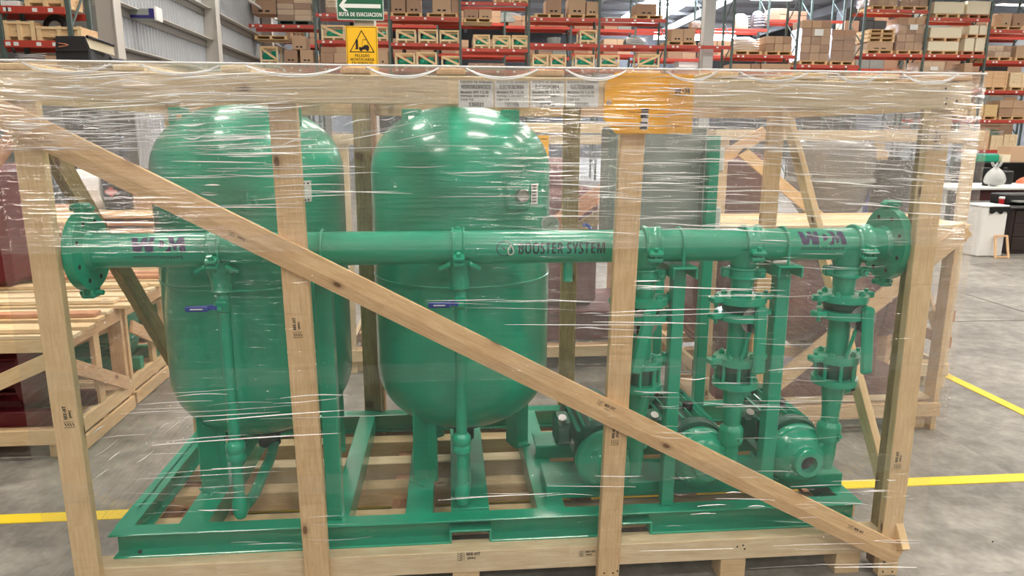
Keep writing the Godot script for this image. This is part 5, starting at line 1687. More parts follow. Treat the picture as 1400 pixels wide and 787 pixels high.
func rack_beam(t: Node3D, x0: float, x1: float, y: float, z: float, d: float, labels := true):
	board(t, "beam", Vector3(x0 + .04, y, z + .02), Vector3(x1 - .04, y, z + .02), 0.135, 0.05, M.rack_red, Vector3.UP, 0.008)
	board(t, "beam", Vector3(x0 + .04, y, z - d - .02), Vector3(x1 - .04, y, z - d - .02), 0.135, 0.05, M.rack_red, Vector3.UP, 0.008)
	if labels:
		var s := mb()
		for q in [0.08, 0.16, 0.5, 0.74]:
			box(s, at(Vector3(lerpf(x0, x1, q + rng.randf() * .05), y, z + .046)), Vector3(0.09, 0.07, 0.002))
		tag(obj("beam_stickers", s, M.paper, t), "", "", "", "stuff")

func pallet(x0: float, x1: float, base: float, label: String, m: Material = null, z := RZ) -> float:
	if m == null: m = M.pine
	var a := pz(x0, 60, z).x
	var b := pz(x1, 60, z).x
	var t := thing("pallet", label, "pallet", Vector3((a + b) / 2, base, z - .5), "pallets on the racking")
	var s := mb()
	box(s, at(Vector3((a + b) / 2, base + .135, z - .52)), Vector3(b - a, 0.025, 1.04), 0.004)
	box(s, at(Vector3((a + b) / 2, base + .012, z - .52)), Vector3(b - a, 0.02, 1.0), 0.004)
	obj("deck", s, m, t)
	for i in 3:
		s = mb()
		box(s, at(Vector3(lerpf(a + .06, b - .06, i / 2.0), base + .072, z - .52)), Vector3(0.1, 0.1, 1.0), 0.004)
		obj("stringer", s, m, t)
	return base + 0.15

func carton(x0: float, x1: float, ytop: float, base: float, label: String, m: Material = null, marks := 2, called := "carton", cat := "carton", z := RZ, d := 0.9) -> float:
	if m == null: m = M.carton if rng.randf() < .6 else M.carton2
	var a := pz(x0, 60, z).x
	var b := pz(x1, 60, z).x
	var top := pz((x0 + x1) / 2, ytop, z).y
	var t := thing(called, label, cat, Vector3((a + b) / 2, base, z - d / 2 - .02))
	boxp(t, "body", Vector3(a, base, z - d), Vector3(b, top, z - .04), m, 0.012)
	boxp(t, "tape", Vector3((a + b) / 2 - .03, top, z - d + .01), Vector3((a + b) / 2 + .03, top + .002, z - .05), M.carton2, 0)
	for i in marks:
		var cx := lerpf(a, b, 0.36 + i * 0.28) if marks > 1 else (a + b) / 2
		boxp(t, "print_mark", Vector3(cx - (b - a) * .09, base + (top - base) * .14, z - .04), Vector3(cx + (b - a) * .09, base + (top - base) * .26, z - .038), M.ink, 0)
	return top

func bundle(x0: float, x1: float, ytop: float, base: float, label: String, nx: int, ny: int, m: Material = null, note := true, z := RZ, skip_top := 0, wrap := true):
	# a palletised block of cartons: each carton a part, film round it, a paper note on the front
	if m == null: m = M.carton
	var a := pz(x0, 60, z).x
	var b := pz(x1, 60, z).x
	var top := pz((x0 + x1) / 2, ytop, z).y
	var t := thing("wrapped_load", label, "load", Vector3((a + b) / 2, base, z - .5))
	for j in ny:
		for i in nx:
			if j == ny - 1 and i < skip_top: continue
			var w := (b - a) / nx
			var h := (top - base) / ny
			boxp(t, "carton", Vector3(a + w * i + .006, base + h * j + .004, z - .95), Vector3(a + w * (i + 1) - .006, base + h * (j + 1) - .004, z - .06 - rng.randf() * .03), m if (i + j) % 3 else M.carton2, 0.012)
	if wrap:
		var s := mb()
		sheet(s, Vector3(a - .02, base, z - .03), Vector3(b - a + .04, 0, 0), Vector3(0, (top - base) * .8, 0), Vector3.BACK)
		sheet(s, Vector3(a - .02, base, z - .98), Vector3(0, 0, .95), Vector3(0, (top - base) * .8, 0), Vector3.LEFT)
		sheet(s, Vector3(b + .02, base, z - .98), Vector3(0, 0, .95), Vector3(0, (top - base) * .8, 0), Vector3.RIGHT)
		obj("film_wrap", s, M.film2, t)
	if note:
		boxp(t, "paper_note", Vector3(lerpf(a, b, .42), base + (top - base) * .62, z - .028), Vector3(lerpf(a, b, .72), base + (top - base) * .78, z - .026), M.paper, 0)

func small_crate(x0: float, x1: float, ytop: float, base: float, label: String, rev := false, z := RZ):
	var a := pz(x0, 60, z).x
	var b := pz(x1, 60, z).x
	var top := pz((x0 + x1) / 2, ytop, z).y
	var w := 0.07
	var d := 0.75
	var t := thing("slatted_crate", "pine pump crate, " + label, "crate", Vector3((a + b) / 2, base, z - d / 2), "pump crates on the racking")
	var ft := 0.1
	for x in [a + w / 2, b - w / 2]:
		for zz in [z - .05, z - d]: board(t, "post", Vector3(x, base, zz), Vector3(x, top, zz), w, 0.035, M.pale, Vector3.RIGHT)
	for zz in [z - .05, z - d]:
		board(t, "top_rail", Vector3(a, top - w / 2, zz + .01), Vector3(b, top - w / 2, zz + .01), w, 0.03, M.pine)
		board(t, "bottom_rail", Vector3(a, base + ft + .02, zz + .01), Vector3(b, base + ft + .02, zz + .01), w, 0.03, M.pale)
	for x in [a + .02, b - .02]:
		board(t, "side_rail", Vector3(x, top - w / 2, z - .03), Vector3(x, top - w / 2, z - d), w, 0.03, M.pine3)
	boxp(t, "floor_board", Vector3(a, base + ft, z - d), Vector3(b, base + ft + .03, z - .04), M.pine)
	boxp(t, "foot_block", Vector3((a + b) / 2 - .04, base, z - .4), Vector3((a + b) / 2 + .04, base + ft, z - .04), M.pale)
	var l := Vector3(a + .04, top - .06, z + .005)
	var r := Vector3(b - .04, base + ft + .05, z + .005)
	if rev:
		l.x = b - .04; r.x = a + .04
	board(t, "brace", l, r, 0.085, 0.025, M.pine2)
	# the pump inside
	var p := thing("small_pump", "green pump in the crate, " + label, "pump", Vector3((a + b) / 2, base + ft + .03, z - d / 2), "pumps in the racking crates")
	var hh := top - base - ft - .15
	var c := Vector3(lerpf(a, b, .33), base + ft + .03 + hh * .42, z - .32)
	var s := mb()
	lathe(s, ax(c, Vector3.BACK), [Vector2(0, -.2), Vector2(hh * .4, -.2), Vector2(hh * .42, 0), Vector2(hh * .4, .1), Vector2(hh * .16, .14), Vector2(hh * .16, .2), Vector2(0, .2)], 16)
	obj("volute", s, M.green, p)
	s = mb()
	cyl(s, c + Vector3(0, 0, -.08), c + Vector3((b - a) * .48, 0, -.08), hh * .36, 16)
	obj("motor", s, M.green_dull, p)
	s = mb()
	box(s, at(Vector3(lerpf(a, b, .7), base + ft + .03 + hh * .7, z - .42)), Vector3((b - a) * .3, hh * .5, .2), .02)
	obj("control_box", s, M.green, p)
	boxp(p, "base_plate", Vector3(a + .09, base + ft + .03, z - .62), Vector3(b - .09, base + ft + .07, z - .12), M.green, 0.004)

func sack_pile(x0: float, x1: float, ytop: float, base: float, label: String, m: Material, z := RZ, called := "wrapped_load", cat := "load"):
	var a := pz(x0, 60, z).x
	var b := pz(x1, 60, z).x
	var top := pz((x0 + x1) / 2, ytop, z).y
	var s := mb()
	var w := (b - a) / 2
	var h := top - base
	var pr := [Vector2(w, 0), Vector2(w * 1.0, h * .35), Vector2(w * .94, h * .6), Vector2(w * .8, h * .82), Vector2(w * .45, h * .97), Vector2(0, h)]
	lathe(s, Transform3D(Basis(Vector3.UP, .4).scaled(Vector3(1, 1, .75)), Vector3((a + b) / 2, base, z - .55)), pr, 9)
	var t := thing(called, label, cat, Vector3((a + b) / 2, base, z - .5))
	obj("bulk", s, m, t)
	s = mb()
	for i in 5:
		var y := base + h * (.15 + i * .15)
		tube(s, [Vector3(a + w * .1, y, z - .2), Vector3((a + b) / 2, y + .03 * sin(i), z - .08), Vector3(b - w * .1, y + .02, z - .2)], 0.012, 5)
	obj("film_fold", s, M.crease, t)

func racks():
	# main row of twelve bays
	var row := thing("pallet_rack", "long row of red and green pallet racking across the back of the hall", "rack", Vector3(8, 0, RZ))
	var wx := []
	for x in bayx: wx.append(pz(x, 60, RZ).x)
	for i in wx.size(): rack_frame(row, wx[i], RZ, 1.05, 8.2 if i < 4 or i > 8 else 7.4)
	for i in 12:
		for y in lv[i]: rack_beam(row, wx[i], wx[i + 1], pz((bayx[i] + bayx[i + 1]) / 2, y, RZ).y, RZ, 1.05)
	# second row behind it
	var Z2 := -32.0
	var r2 := thing("pallet_rack", "second row of red pallet racking seen through the gaps of the first", "rack", Vector3(8, 0, Z2))
	var b2 := [352.0, 418.0, 508.0, 598.0, 690.0, 780.0, 868.0, 958.0, 1048.0, 1106.0, 1150.0, 1236.0, 1322.0, 1408.0]
	var l2 := [[54.0, 92.0], [64.0, 92.0], [36.0, 76.0], [33.0, 76.0], [38.0, 80.0], [42.0, 76.0], [42.0, 82.0], [41.0, 78.0], [29.0, 80.0], [30.0, 84.0], [46.0, 96.0, 150.0], [48.0, 98.0, 150.0, 190.0], [52.0, 106.0, 150.0, 190.0]]
	var w2 := []
	for x in b2: w2.append(pz(x, 60, Z2).x)
	for i in w2.size(): rack_frame(r2, w2[i], Z2, 1.05, 9.0 if i > 4 else 7.6)
	for i in 13:
		for y in l2[i]: rack_beam(r2, w2[i], w2[i + 1], pz((b2[i] + b2[i + 1]) / 2, y, Z2).y, Z2, 1.05, false)
	# loads of the second row, only glimpsed
	sack_pile(1005, 1027, 16, pz(1010, 38, Z2).y, "white film wrapped goods glimpsed high on the second rack row, left of two", M.wrap, Z2)
	sack_pile(1030, 1050, 12, pz(1040, 38, Z2).y, "dark film wrapped goods glimpsed high on the second rack row, right of two", mat(rgb(86, 78, 82), .4), Z2)
	sack_pile(672, 716, 14, pz(690, 30, Z2).y, "grey wrapped bundle on the second rack row behind the fourth bay", M.grey, Z2)
	sack_pile(945, 972, 26, pz(958, 38, Z2).y, "brown wrapped bundle on the second row behind the grey column", M.carton2, Z2)
	carton(930, 957, 83, pz(940, 92, Z2).y, "white flat box low on the second row behind the seventh bay", M.white, 0, "carton", "carton", Z2)
	sack_pile(856, 888, 48, pz(870, 61, RZ).y, "silver wrapped bundle on the middle shelf of the sixth bay", M.grey)
	tag(obj("drum", drum_mesh(757, 50, shelf(4, 1)), M.grey), "squat silver drum on the middle shelf of the fifth bay", "drum")
	for i in 9:
		for k in 2:
			var base := pz((b2[i] + b2[i + 1]) / 2, l2[i][k], Z2).y + .07
			var nm: String = ["upper", "lower"][k]
			var xa: float = b2[i] + 5
			var xb: float = b2[i + 1] - 5
			if i in [6, 7] and k == 0: continue
			if i == 0: xa += 34
			bundle(xa, xa + (xb - xa) * .46, l2[i][k] - 16 - (i * 7 + k * 3) % 9, base, "left carton load on the %s shelf of the second row, behind the %s bay" % [nm, BAY[i]], 2, 2, M.carton2 if (i + k) % 2 else M.carton, false, Z2, 0, false)
			bundle(xa + (xb - xa) * .52, xb, l2[i][k] - 14 - (i * 5 + k * 4) % 10, base, "right carton load on the %s shelf of the second row, behind the %s bay" % [nm, BAY[i]], 2, 2, [M.carton2, M.grey, M.wrap, M.carton][(i + k) % 4], false, Z2, 0, false)
	for i in [10, 11, 12]:
		for k in l2[i].size():
			var base := pz((b2[i] + b2[i + 1]) / 2, l2[i][k], Z2).y + .07
			bundle(b2[i] + 4, b2[i + 1] - 4, l2[i][k] - 34, base, "broad load, %s visible level of the second row, behind the %s bay" % [BAY[k], BAY[i - 1]], 4, 2, [M.carton2, M.dark, M.grey][(i + k) % 3], false, Z2, 0, false)
	# bay one
	var p := shelf(0, 0)
	p = pallet(381, 427, p, "green pallet on the top shelf of the first bay", M.rack_green)
	bundle(381, 427, -4, p, "film wrapped pale carton load on the top shelf of the first bay", 2, 4, M.wrap, false)
	carton(347, 380, -2, pz(365, 19, RZ).y, "large brown carton at the top left of the first bay", M.carton2)
	p = pallet(348, 393, pz(370, 54, RZ).y, "bare pallet on the middle level of the first bay")
	var f := shelf(0, 1) + .02
	f = pz(400, 85.5, RZ).y
	carton(387, 405, 68, f, "left lower carton of the three stacked at the right of the first bay")
	carton(409, 427, 68, f, "right lower carton of the three stacked at the right of the first bay")
	carton(399, 418, 49, pz(400, 67.5, RZ).y, "upper carton of the three stacked at the right of the first bay")
	small_crate(354, 379, 63, pz(366, 87, RZ).y, "dark, low in the first bay")
	# bay two
	p = shelf(1, 0)
	bundle(447, 461, -6, p, "white film wrapped load on the top shelf just left of the evacuation sign", 1, 3, M.wrap, false)
	small_crate(440, 472, 34, shelf(1, 1), "left of the yellow sign, second bay")
	small_crate(508, 531, 36, shelf(1, 1), "right of the yellow sign, second bay")
	p = pz(450, 86, RZ).y
	carton(437, 455, 72, p, "lower left carton beside the yellow sign", null, 0)
	carton(455.5, 475, 72, p, "lower right carton, touching the yellow sign's left edge", null, 0)
	carton(438, 458, 64, pz(450, 72, RZ).y, "flat carton lying on the left lower carton beside the yellow sign", M.carton2, 0)
	carton(458.5, 476, 64, pz(450, 72, RZ).y, "flat pale carton lying on the right lower carton beside the yellow sign", M.carton, 0)
	carton(515, 530, 69, pz(520, 88, RZ).y, "carton with a dark print just right of the yellow sign", M.carton, 1)
	# bay three
	p = shelf(2, 0)
	var q := pallet(535, 578, p, "left pallet on the top shelf of the third bay")
	carton(536, 555.5, -3, q, "left tall carton on the left pallet of the third bay's top shelf")
	carton(557, 577, -3, q, "right tall carton on the left pallet of the third bay's top shelf")
	q = pallet(584, 627, p, "right pallet on the top shelf of the third bay")
	carton(592, 617, -2, q, "wide printed carton on the right pallet of the third bay's top shelf")
	carton(618, 628, 0, q, "narrow carton squeezed at the right end of the third bay's top shelf", M.carton2, 0)
	small_crate(541.5, 569, 40, shelf(2, 1), "left of three on the middle shelf of the third bay")
	small_crate(572, 599, 40, shelf(2, 1), "middle of three on the middle shelf of the third bay")
	small_crate(601, 628, 41, shelf(2, 1), "right of three on the middle shelf of the third bay")
	small_crate(539, 567, 72, shelf(2, 2), "left of three low in the third bay")
	small_crate(568.5, 597, 71, shelf(2, 2), "middle of three low in the third bay")
	small_crate(603, 630, 76, shelf(2, 2), "right and lowest of three low in the third bay")
	# bay four
	p = pz(650, 30, RZ).y
	pallet(634, 673, p, "pallet under two cartons high in the fourth bay")
	carton(635, 654, 12.5, p + .15, "left carton of two high in the fourth bay")
	carton(655, 672.5, 12.5, p + .15, "right carton of two high in the fourth bay")
	small_crate(647, 670, 47, shelf(3, 1), "left of three on the middle shelf of the fourth bay")
	small_crate(674, 698, 48, shelf(3, 1), "middle of three on the middle shelf of the fourth bay")
	small_crate(700, 723, 48, shelf(3, 1), "right of three on the middle shelf of the fourth bay")
	small_crate(676, 699, -18, shelf(3, 0), "left of two at the very top of the fourth bay")
	small_crate(700, 722, -18, shelf(3, 0), "right of two at the very top of the fourth bay")
	bundle(640, 690, 86, shelf(3, 2), "flat pale carton load low in the fourth bay", 4, 1, M.carton2, false)
	# bay five
	p = shelf(4, 0)
	q = pallet(731, 770, p, "left pallet on the top shelf of the fifth bay")
	carton(746, 767, -1, q, "brown carton on the left pallet of the fifth bay's top shelf")
	q = pallet(776, 818, p, "right pallet on the top shelf of the fifth bay")
	carton(777, 799.5, -3, q, "large carton on the right pallet of the fifth bay's top shelf")
	carton(801, 817, 2, q, "smaller carton on the right pallet of the fifth bay's top shelf")
	small_crate(792.5, 816.5, 40.5, shelf(4, 1), "alone on the middle shelf of the fifth bay")
	small_crate(728, 750, 74, shelf(4, 2), "left of three low in the fifth bay")
	small_crate(753, 775, 74, shelf(4, 2), "middle of three low in the fifth bay")
	small_crate(787, 814, 74.5, shelf(4, 2), "right of three low in the fifth bay")
	# bay six
	q = pallet(866, 905, shelf(5, 0), "pallet on the top shelf of the sixth bay")
	carton(869, 896, 5, q, "brown printed carton on the top shelf of the sixth bay")
	small_crate(821, 848, 75, shelf(5, 2), "left of two low in the sixth bay")
	small_crate(873, 903, 74, shelf(5, 2), "brace rising rightward, low in the sixth bay", true)
	# bay seven
	q = pallet(912, 952, shelf(6, 0), "pallet under the two cartons of the seventh bay")
	carton(918, 934, 39, q, "left carton of two on the seventh bay's shelf")
	carton(934.5, 950, 39, q, "right carton of two on the seventh bay's shelf, next to the grey column")
	var cx := pz(966, 60, RZ - .6).x
	var s := mb(); box(s, at(Vector3(cx, ROOF / 2, RZ - .55)), Vector3(0.44, ROOF, 0.4), 0.01)
	struct("trim_93", s, mat(rgb(186, 188, 186), .55), "grey square building column inside the racking")
	# bay eight
	p = shelf(7, 0)
	q = pallet(1004, 1043, p, "left pallet in the eighth bay")
	sack_pile(1004, 1043, 48, q, "tan wrapped sacks with a white sheet on top in the eighth bay", M.wrap)
	q = pallet(1047, 1085, p, "right pallet in the eighth bay")
	bundle(1048, 1084, 49, q, "stack of brown cartons on the right pallet of the eighth bay", 3, 2, M.carton, false, RZ, 0, false)
	f = shelf(7, 1)
	carton(1002, 1029, 87, f, "left carton of three low in the eighth bay")
	carton(1030, 1042, 87, f, "narrow middle carton of three low in the eighth bay", M.carton2, 0)
	carton(1044, 1084, 87, f, "long right carton of three low in the eighth bay")
	# bay nine
	p = shelf(8, 0)
	q = pallet(1095, 1134, p, "left pallet in the ninth bay")
	bundle(1096, 1136, 27, q, "tall tower of brown cartons with a paper note in the ninth bay", 3, 5)
	q = pallet(1137, 1171, p, "right pallet in the ninth bay")
	bundle(1138, 1171, 40, q, "lower film wrapped carton load beside the tall tower in the ninth bay", 2, 3, M.carton2, false)
	# bay ten
	q = pallet(1186, 1220, shelf(9, 0), "left pallet on the top shelf of the tenth bay")
	bundle(1184, 1222, -6, q, "brown cartons on the left pallet of the tenth bay's top shelf", 3, 1, M.carton, false)
	q = pallet(1226, 1264, shelf(9, 0), "right pallet on the top shelf of the tenth bay")
	bundle(1226, 1264, -8, q, "wrapped cartons on the right pallet of the tenth bay's top shelf", 3, 1, M.carton2, false)
	p = shelf(9, 1)
	q = pallet(1185, 1223, p, "left pallet on the middle shelf of the tenth bay")
	q = carton(1187, 1222, 57, q, "broad carton under the pile of flat pallets in the tenth bay")
	for i in 3:
		q = pallet(1186 + i * .5, 1223, q, "bare pallet piled on the broad carton of the tenth bay, %s of three" % ["lowest", "middle", "uppermost"][i]) + .02
	q = pallet(1227, 1263, p, "right pallet on the middle shelf of the tenth bay")
	bundle(1227, 1263, 23, q, "tall film wrapped tower of cartons with a note in the tenth bay", 3, 4)
	bundle(1214, 1256, 95, shelf(9, 2), "row of pale cartons on the lowest visible shelf of the tenth bay", 4, 1, M.wrap, false)
	# bay eleven: cream boxes
	p = shelf(10, 0)
	q = pallet(1274, 1308, p, "left pallet on the top shelf of the eleventh bay")
	carton(1272, 1313, 2, q + .02, "long cream box on the top shelf of the eleventh bay", M.cream, 0)
	q = pallet(1318, 1350, p, "right pallet on the top shelf of the eleventh bay", M.red_pine)
	carton(1317, 1350, 1, q + .02, "cream box at the right of the eleventh bay's top shelf", M.cream, 0)
	p = shelf(10, 1)
	q = pallet(1272, 1312, p, "pallet under the two long cream boxes of the eleventh bay")
	q = carton(1270, 1312, 56.5, q, "lower long cream box on the eleventh bay's second shelf", M.cream, 0) + .06
	var sp := pallet(1272, 1312, q - .06, "thin pallet between the two long cream boxes", M.pine3)
	carton(1271, 1314, 37, sp, "upper long cream box on the eleventh bay's second shelf", M.cream, 0)
	q = pallet(1316, 1349, p, "right pallet under the four short cream boxes", M.red_pine)
	carton(1320, 1333, 52, q, "lower left of the four short cream boxes", M.cream, 0)
	q = carton(1335, 1348, 52, q, "lower right of the four short cream boxes", M.cream, 0)
	q = pallet(1319, 1350, q, "thin pallet between the four short cream boxes", M.pine3)
	carton(1324, 1336.5, 34.5, q, "upper left of the four short cream boxes", M.cream, 0)
	carton(1338, 1350, 34.5, q, "upper right of the four short cream boxes", M.cream, 0)
	p = shelf(10, 2)
	q = pallet(1262, 1298, p, "left pallet on the third shelf of the eleventh bay")
	bundle(1262, 1297, 84, q, "film wrapped carton load with a note, third shelf of the eleventh bay", 2, 2, M.wrap)
	q = pallet(1306, 1340, p, "right pallet on the third shelf of the eleventh bay")
	sack_pile(1303, 1342, 92, q, "grey brown wrapped bulky goods on the third shelf of the eleventh bay", mat(rgb(150, 132, 118), .35))
	carton(1324, 1335, 86, pz(1330, 99, RZ).y, "small carton on top of the bulky wrapped goods", M.carton, 0)
	q = pallet(1310, 1338, shelf(10, 3), "pallet under the plywood box of the eleventh bay")
	carton(1311, 1337, 134, q, "tall plywood box on the lowest shelf of the eleventh bay", M.ply, 0, "plywood_box", "box")
	# bay twelve
	p = shelf(11, 0)
	q = pallet(1356, 1396, p, "pallet on the top shelf of the twelfth bay")
	carton(1366, 1379, 17.5, q, "left carton of two on the twelfth bay's top shelf", null, 1)
	carton(1382, 1397, 18, q, "right carton of two on the twelfth bay's top shelf", null, 1)
	p = shelf(11, 1)
	q = pallet(1352, 1387, p, "left pallet on the second shelf of the twelfth bay")
	bundle(1353, 1386, 62, q, "grey film wrapped load on the second shelf of the twelfth bay", 3, 2, M.wrap, false)
	q = pallet(1391, 1425, p, "right pallet on the second shelf of the twelfth bay")
	carton(1392, 1424, 62, q, "orange brown box at the right edge, second shelf of the twelfth bay", M.carton, 0)
	p = shelf(11, 2)
	slat_box(1347, 1386, 97, pallet(1349, 1385, p, "left pallet on the third shelf of the twelfth bay"), "orange brown slatted wooden box on the third shelf of the twelfth bay", M.pine3)
	slat_box(1389, 1425, 99, pallet(1390, 1425, p, "right pallet on the third shelf of the twelfth bay"), "pale slatted wooden box at the right edge of the third shelf", M.pale)
	p = shelf(11, 3)
	q = pallet(1342, 1378, p, "left pallet on the fourth shelf of the twelfth bay")
	carton(1341, 1359, 143, q, "left plywood box of two on the fourth shelf of the twelfth bay", M.ply, 0, "plywood_box", "box")
	carton(1360, 1378, 143, q, "right plywood box of two on the fourth shelf of the twelfth bay", M.ply, 0, "plywood_box", "box")
	q = pallet(1381, 1418, p, "right pallet on the fourth shelf of the twelfth bay")
	bundle(1381, 1418, 137, q, "pile of brown cartons at the right edge of the fourth shelf", 2, 2, M.carton, false, RZ, 0, false)
	p = shelf(11, 4)
	carton(1354, 1372, 178, p, "tan wooden box on the lowest shelf of the twelfth bay", M.pine3, 0, "wooden_box", "box")
	slat_box(1375, 1392, 185, p, "left pale wooden box on the lowest shelf at the right edge", M.pale)
	slat_box(1393, 1412, 184, p, "right pale wooden box on the lowest shelf at the right edge", M.pale)
	sack_pile(1372, 1396, 177, pz(1385, 185, RZ - 1).y, "green machine behind the pale boxes on the lowest shelf", M.green_dull, RZ - .5, "green_machine", "machine")
	# lower levels, seen hazily through the film
	for i in 9:
		var a: float = bayx[i] + (22 if i == 0 else 6)
		var b: float = bayx[i + 1] - 6
		var base := shelf(i, lv[i].size() - 1)
		bundle(a, (a + b) / 2 - 3, 112, base, "left carton load on the hazy lower shelf of the %s bay" % BAY[i], 2, 2, M.carton2 if i % 2 else M.carton, false)
		bundle((a + b) / 2 + 3, b, 115, base, "right carton load on the hazy lower shelf of the %s bay" % BAY[i], 2, 1, M.wrap if i % 2 else M.carton2, false)
	left_rack()

func drum_mesh(x: float, ytop: float, base: float) -> SurfaceTool:
	var s := mb()
	var c := pz(x, 60, RZ - .4).x
	var h := pz(x, ytop, RZ).y - base
	lathe(s, at(Vector3(c, base, RZ - .4)), [Vector2(0, 0), Vector2(.26, 0), Vector2(.28, h * .3), Vector2(.26, h * .5), Vector2(.28, h * .7), Vector2(.27, h), Vector2(.27, h), Vector2(0, h)], 20)
	return s

func slat_box(x0: float, x1: float, ytop: float, base: float, label: String, m: Material, z := RZ):
	var a := pz(x0, 60, z).x
	var b := pz(x1, 60, z).x
	var top := pz((x0 + x1) / 2, ytop, z).y
	var t := thing("wooden_box", label, "box", Vector3((a + b) / 2, base, z - .45))
	boxp(t, "body", Vector3(a + .02, base, z - .9), Vector3(b - .02, top - .02, z - .08), m, 0.004)
	for x in [a + .05, (a + b) / 2, b - .05]: board(t, "batten", Vector3(x, base, z - .06), Vector3(x, top, z - .06), 0.09, 0.03, m, Vector3.RIGHT)
	for i in 4:
		var y := lerpf(base + .06, top - .06, i / 3.0)
		board(t, "slat", Vector3(a + .02, y, z - .076), Vector3(b - .02, y, z - .076), (top - base) * .2, 0.02, m)

func left_rack():
	var z := -12.6
	var t := thing("pallet_rack", "short rack with wooden crates in front of the dark wall at the far left", "rack", Vector3(-8, 0, z))
	var x0 := pz(4, 60, z).x
	var x1 := pz(99, 60, z).x
	rack_frame(t, x0, z, 0.8, 6.5)
	rack_frame(t, x1, z, 0.8, 6.5)
	var ya := pz(50, 14, z).y
	var yb := pz(50, 60.5, z).y
	for y in [ya, yb]: rack_beam(t, x0, x1, y, z, 0.8)
	rack_beam(t, x0 - 2.6, x0, ya, z, 0.8)
	rack_beam(t, x0 - 2.6, x0, yb, z, 0.8)
	slat_crate_low(40, 95, -12, ya + .07, z, "pale wooden crate on the top shelf of the far left rack")
	var s := pz(0, 0, z)
	carton(-25, 32, 0, ya + .07, "white flat wrapped slab on the top shelf at the left edge", M.white, 0, "slab", "slab", z, .7)
	slat_crate_low(6, 49, 28.5, yb + .07, z, "tall wooden crate on the lower shelf at the far left, left of the wheel crate")
	slat_crate_low(51, 112, 36, yb + .07, z, "low wooden crate holding a wheel, lower shelf of the far left rack")
	# wheel in the crate
	var c := pz(79, 38, z - .4)
	var w := thing("wheel", "black tyre with a silver hub sitting in the low crate on the left rack", "wheel", c - Vector3(0, .2, 0))
	var m := mb()
	lathe(m, ax(c - Vector3(0, 0, .1), Vector3.BACK), [Vector2(.12, 0), Vector2(.2, 0), Vector2(.24, .03), Vector2(.255, .1), Vector2(.24, .17), Vector2(.2, .2), Vector2(.12, .2)], 32)
	obj("tyre", m, M.black, w)
	m = mb()
	lathe(m, ax(c, Vector3.BACK), [Vector2(0, .08), Vector2(.05, .08), Vector2(.06, .05), Vector2(.12, .06), Vector2(.13, .09)], 24)
	obj("hub", m, M.steel, w)
	sack_pile(8, 57, 67.5, pz(30, 88, z).y, "film wrapped brown goods under the lower shelf of the far left rack", M.carton2, z)
	carton(57, 79, 75.5, pz(60, 90, z).y, "small brown carton beside the wrapped goods under the far left rack", M.carton, 0, "carton", "carton", z, .5)
	board(t, "bearer", Vector3(x0, pz(30, 90, z).y - .05, z - .1), Vector3(x1, pz(30, 90, z).y - .05, z - .1), 0.1, 0.05, M.rack_red)
	board(t, "bearer", Vector3(x0, pz(30, 90, z).y - .05, z - .7), Vector3(x1, pz(30, 90, z).y - .05, z - .7), 0.1, 0.05, M.rack_red)
	# dark machine cabinet with a sloping cream side
	z = -7.5
	var a := pz(77, 90, z)
	var b := pz(116, 49.5, z)
	t = thing("machine_cabinet", "tall dark grey machine cabinet with a sloping cream side panel at the left", "machine", Vector3((a.x + b.x) / 2, 0, z - .3))
	boxp(t, "body", Vector3(a.x, 0, z - .6), Vector3(pz(122, 66, z).x, pz(122, 66, z).y, z), M.dark, 0.02)
	m = mb()
	var q := [pz(77, 70, z), pz(123, 70, z), pz(116, 49.5, z), pz(77, 49.5, z)]
	extrude(m, PackedVector2Array([Vector2(q[0].x, q[0].y), Vector2(q[1].x, q[1].y), Vector2(q[2].x, q[2].y), Vector2(q[3].x, q[3].y)]), at(Vector3(0, 0, z - .55)), .57)
	obj("hood", m, M.dark, t)
	m = mb()
	q = [pz(117, 51, z), pz(123, 66, z), pz(157, 76, z - .5), pz(155, 64, z - .5)]
	var nn := Vector3(0.5, 0.1, 0.85).normalized()
	var bk := Vector3(-.02, 0, -.04)
	quad(m, q[0], q[1], q[2], q[3], nn)
	quad(m, q[0] + bk, q[1] + bk, q[2] + bk, q[3] + bk, -nn)
	for i in 4: quad(m, q[i], q[(i + 1) % 4], q[(i + 1) % 4] + bk, q[i] + bk, Vector3.UP if i == 3 else Vector3.DOWN)
	obj("side_panel", m, M.cream, t)
	m = mb(); tube(m, [pz(119, 50, z), pz(138, 56, z - .25), pz(155, 62, z - .5)], 0.02, 6)
	obj("rail", m, M.black, t)
	boxp(t, "arm", Vector3(pz(120, 75, z).x, 0, z - 1.1), Vector3(pz(150, 75, z - .5).x, pz(140, 76, z - .5).y, z - .55), M.dark, 0.02)
	m = mb()
	var pts := []
	for i in 9: pts.append(pz(80 + 13 * sin(PI * i / 8.0), 60 + 5.0 * i / 8.0 - 1, z + .025))
	tube(m, pts, 0.008, 6)
	obj("curved_emblem", m, mat(rgb(170, 110, 84), .5), t)
	# box on the left wall
	a = px(193, 30, WX + .3)
	t = thing("wall_unit", "small white and blue box unit fixed high on the left metal wall", "wall unit", Vector3(WX + .3, a.y, a.z))
	var h := px(193, 12, WX + .3).y - px(193, 26, WX + .3).y
	var y := px(193, 26, WX + .3).y
	boxp(t, "body", Vector3(WX + .03, y, a.z - .35), Vector3(WX + .62, y + h, a.z), M.grey, 0.02)
	boxp(t, "side_face", Vector3(WX + .62, y - .03, a.z - .36), Vector3(WX + .68, y + h + .05, a.z + .02), M.white, 0.01)
	boxp(t, "blue_trim", Vector3(WX + .5, y + .02, a.z), Vector3(WX + .62, y + h, a.z + .012), mat(rgb(44, 40, 110), .5), 0.004)
	boxp(t, "blue_trim", Vector3(WX + .06, y + .02, a.z), Vector3(WX + .5, y + .09, a.z + .012), mat(rgb(44, 40, 110), .5), 0.004)

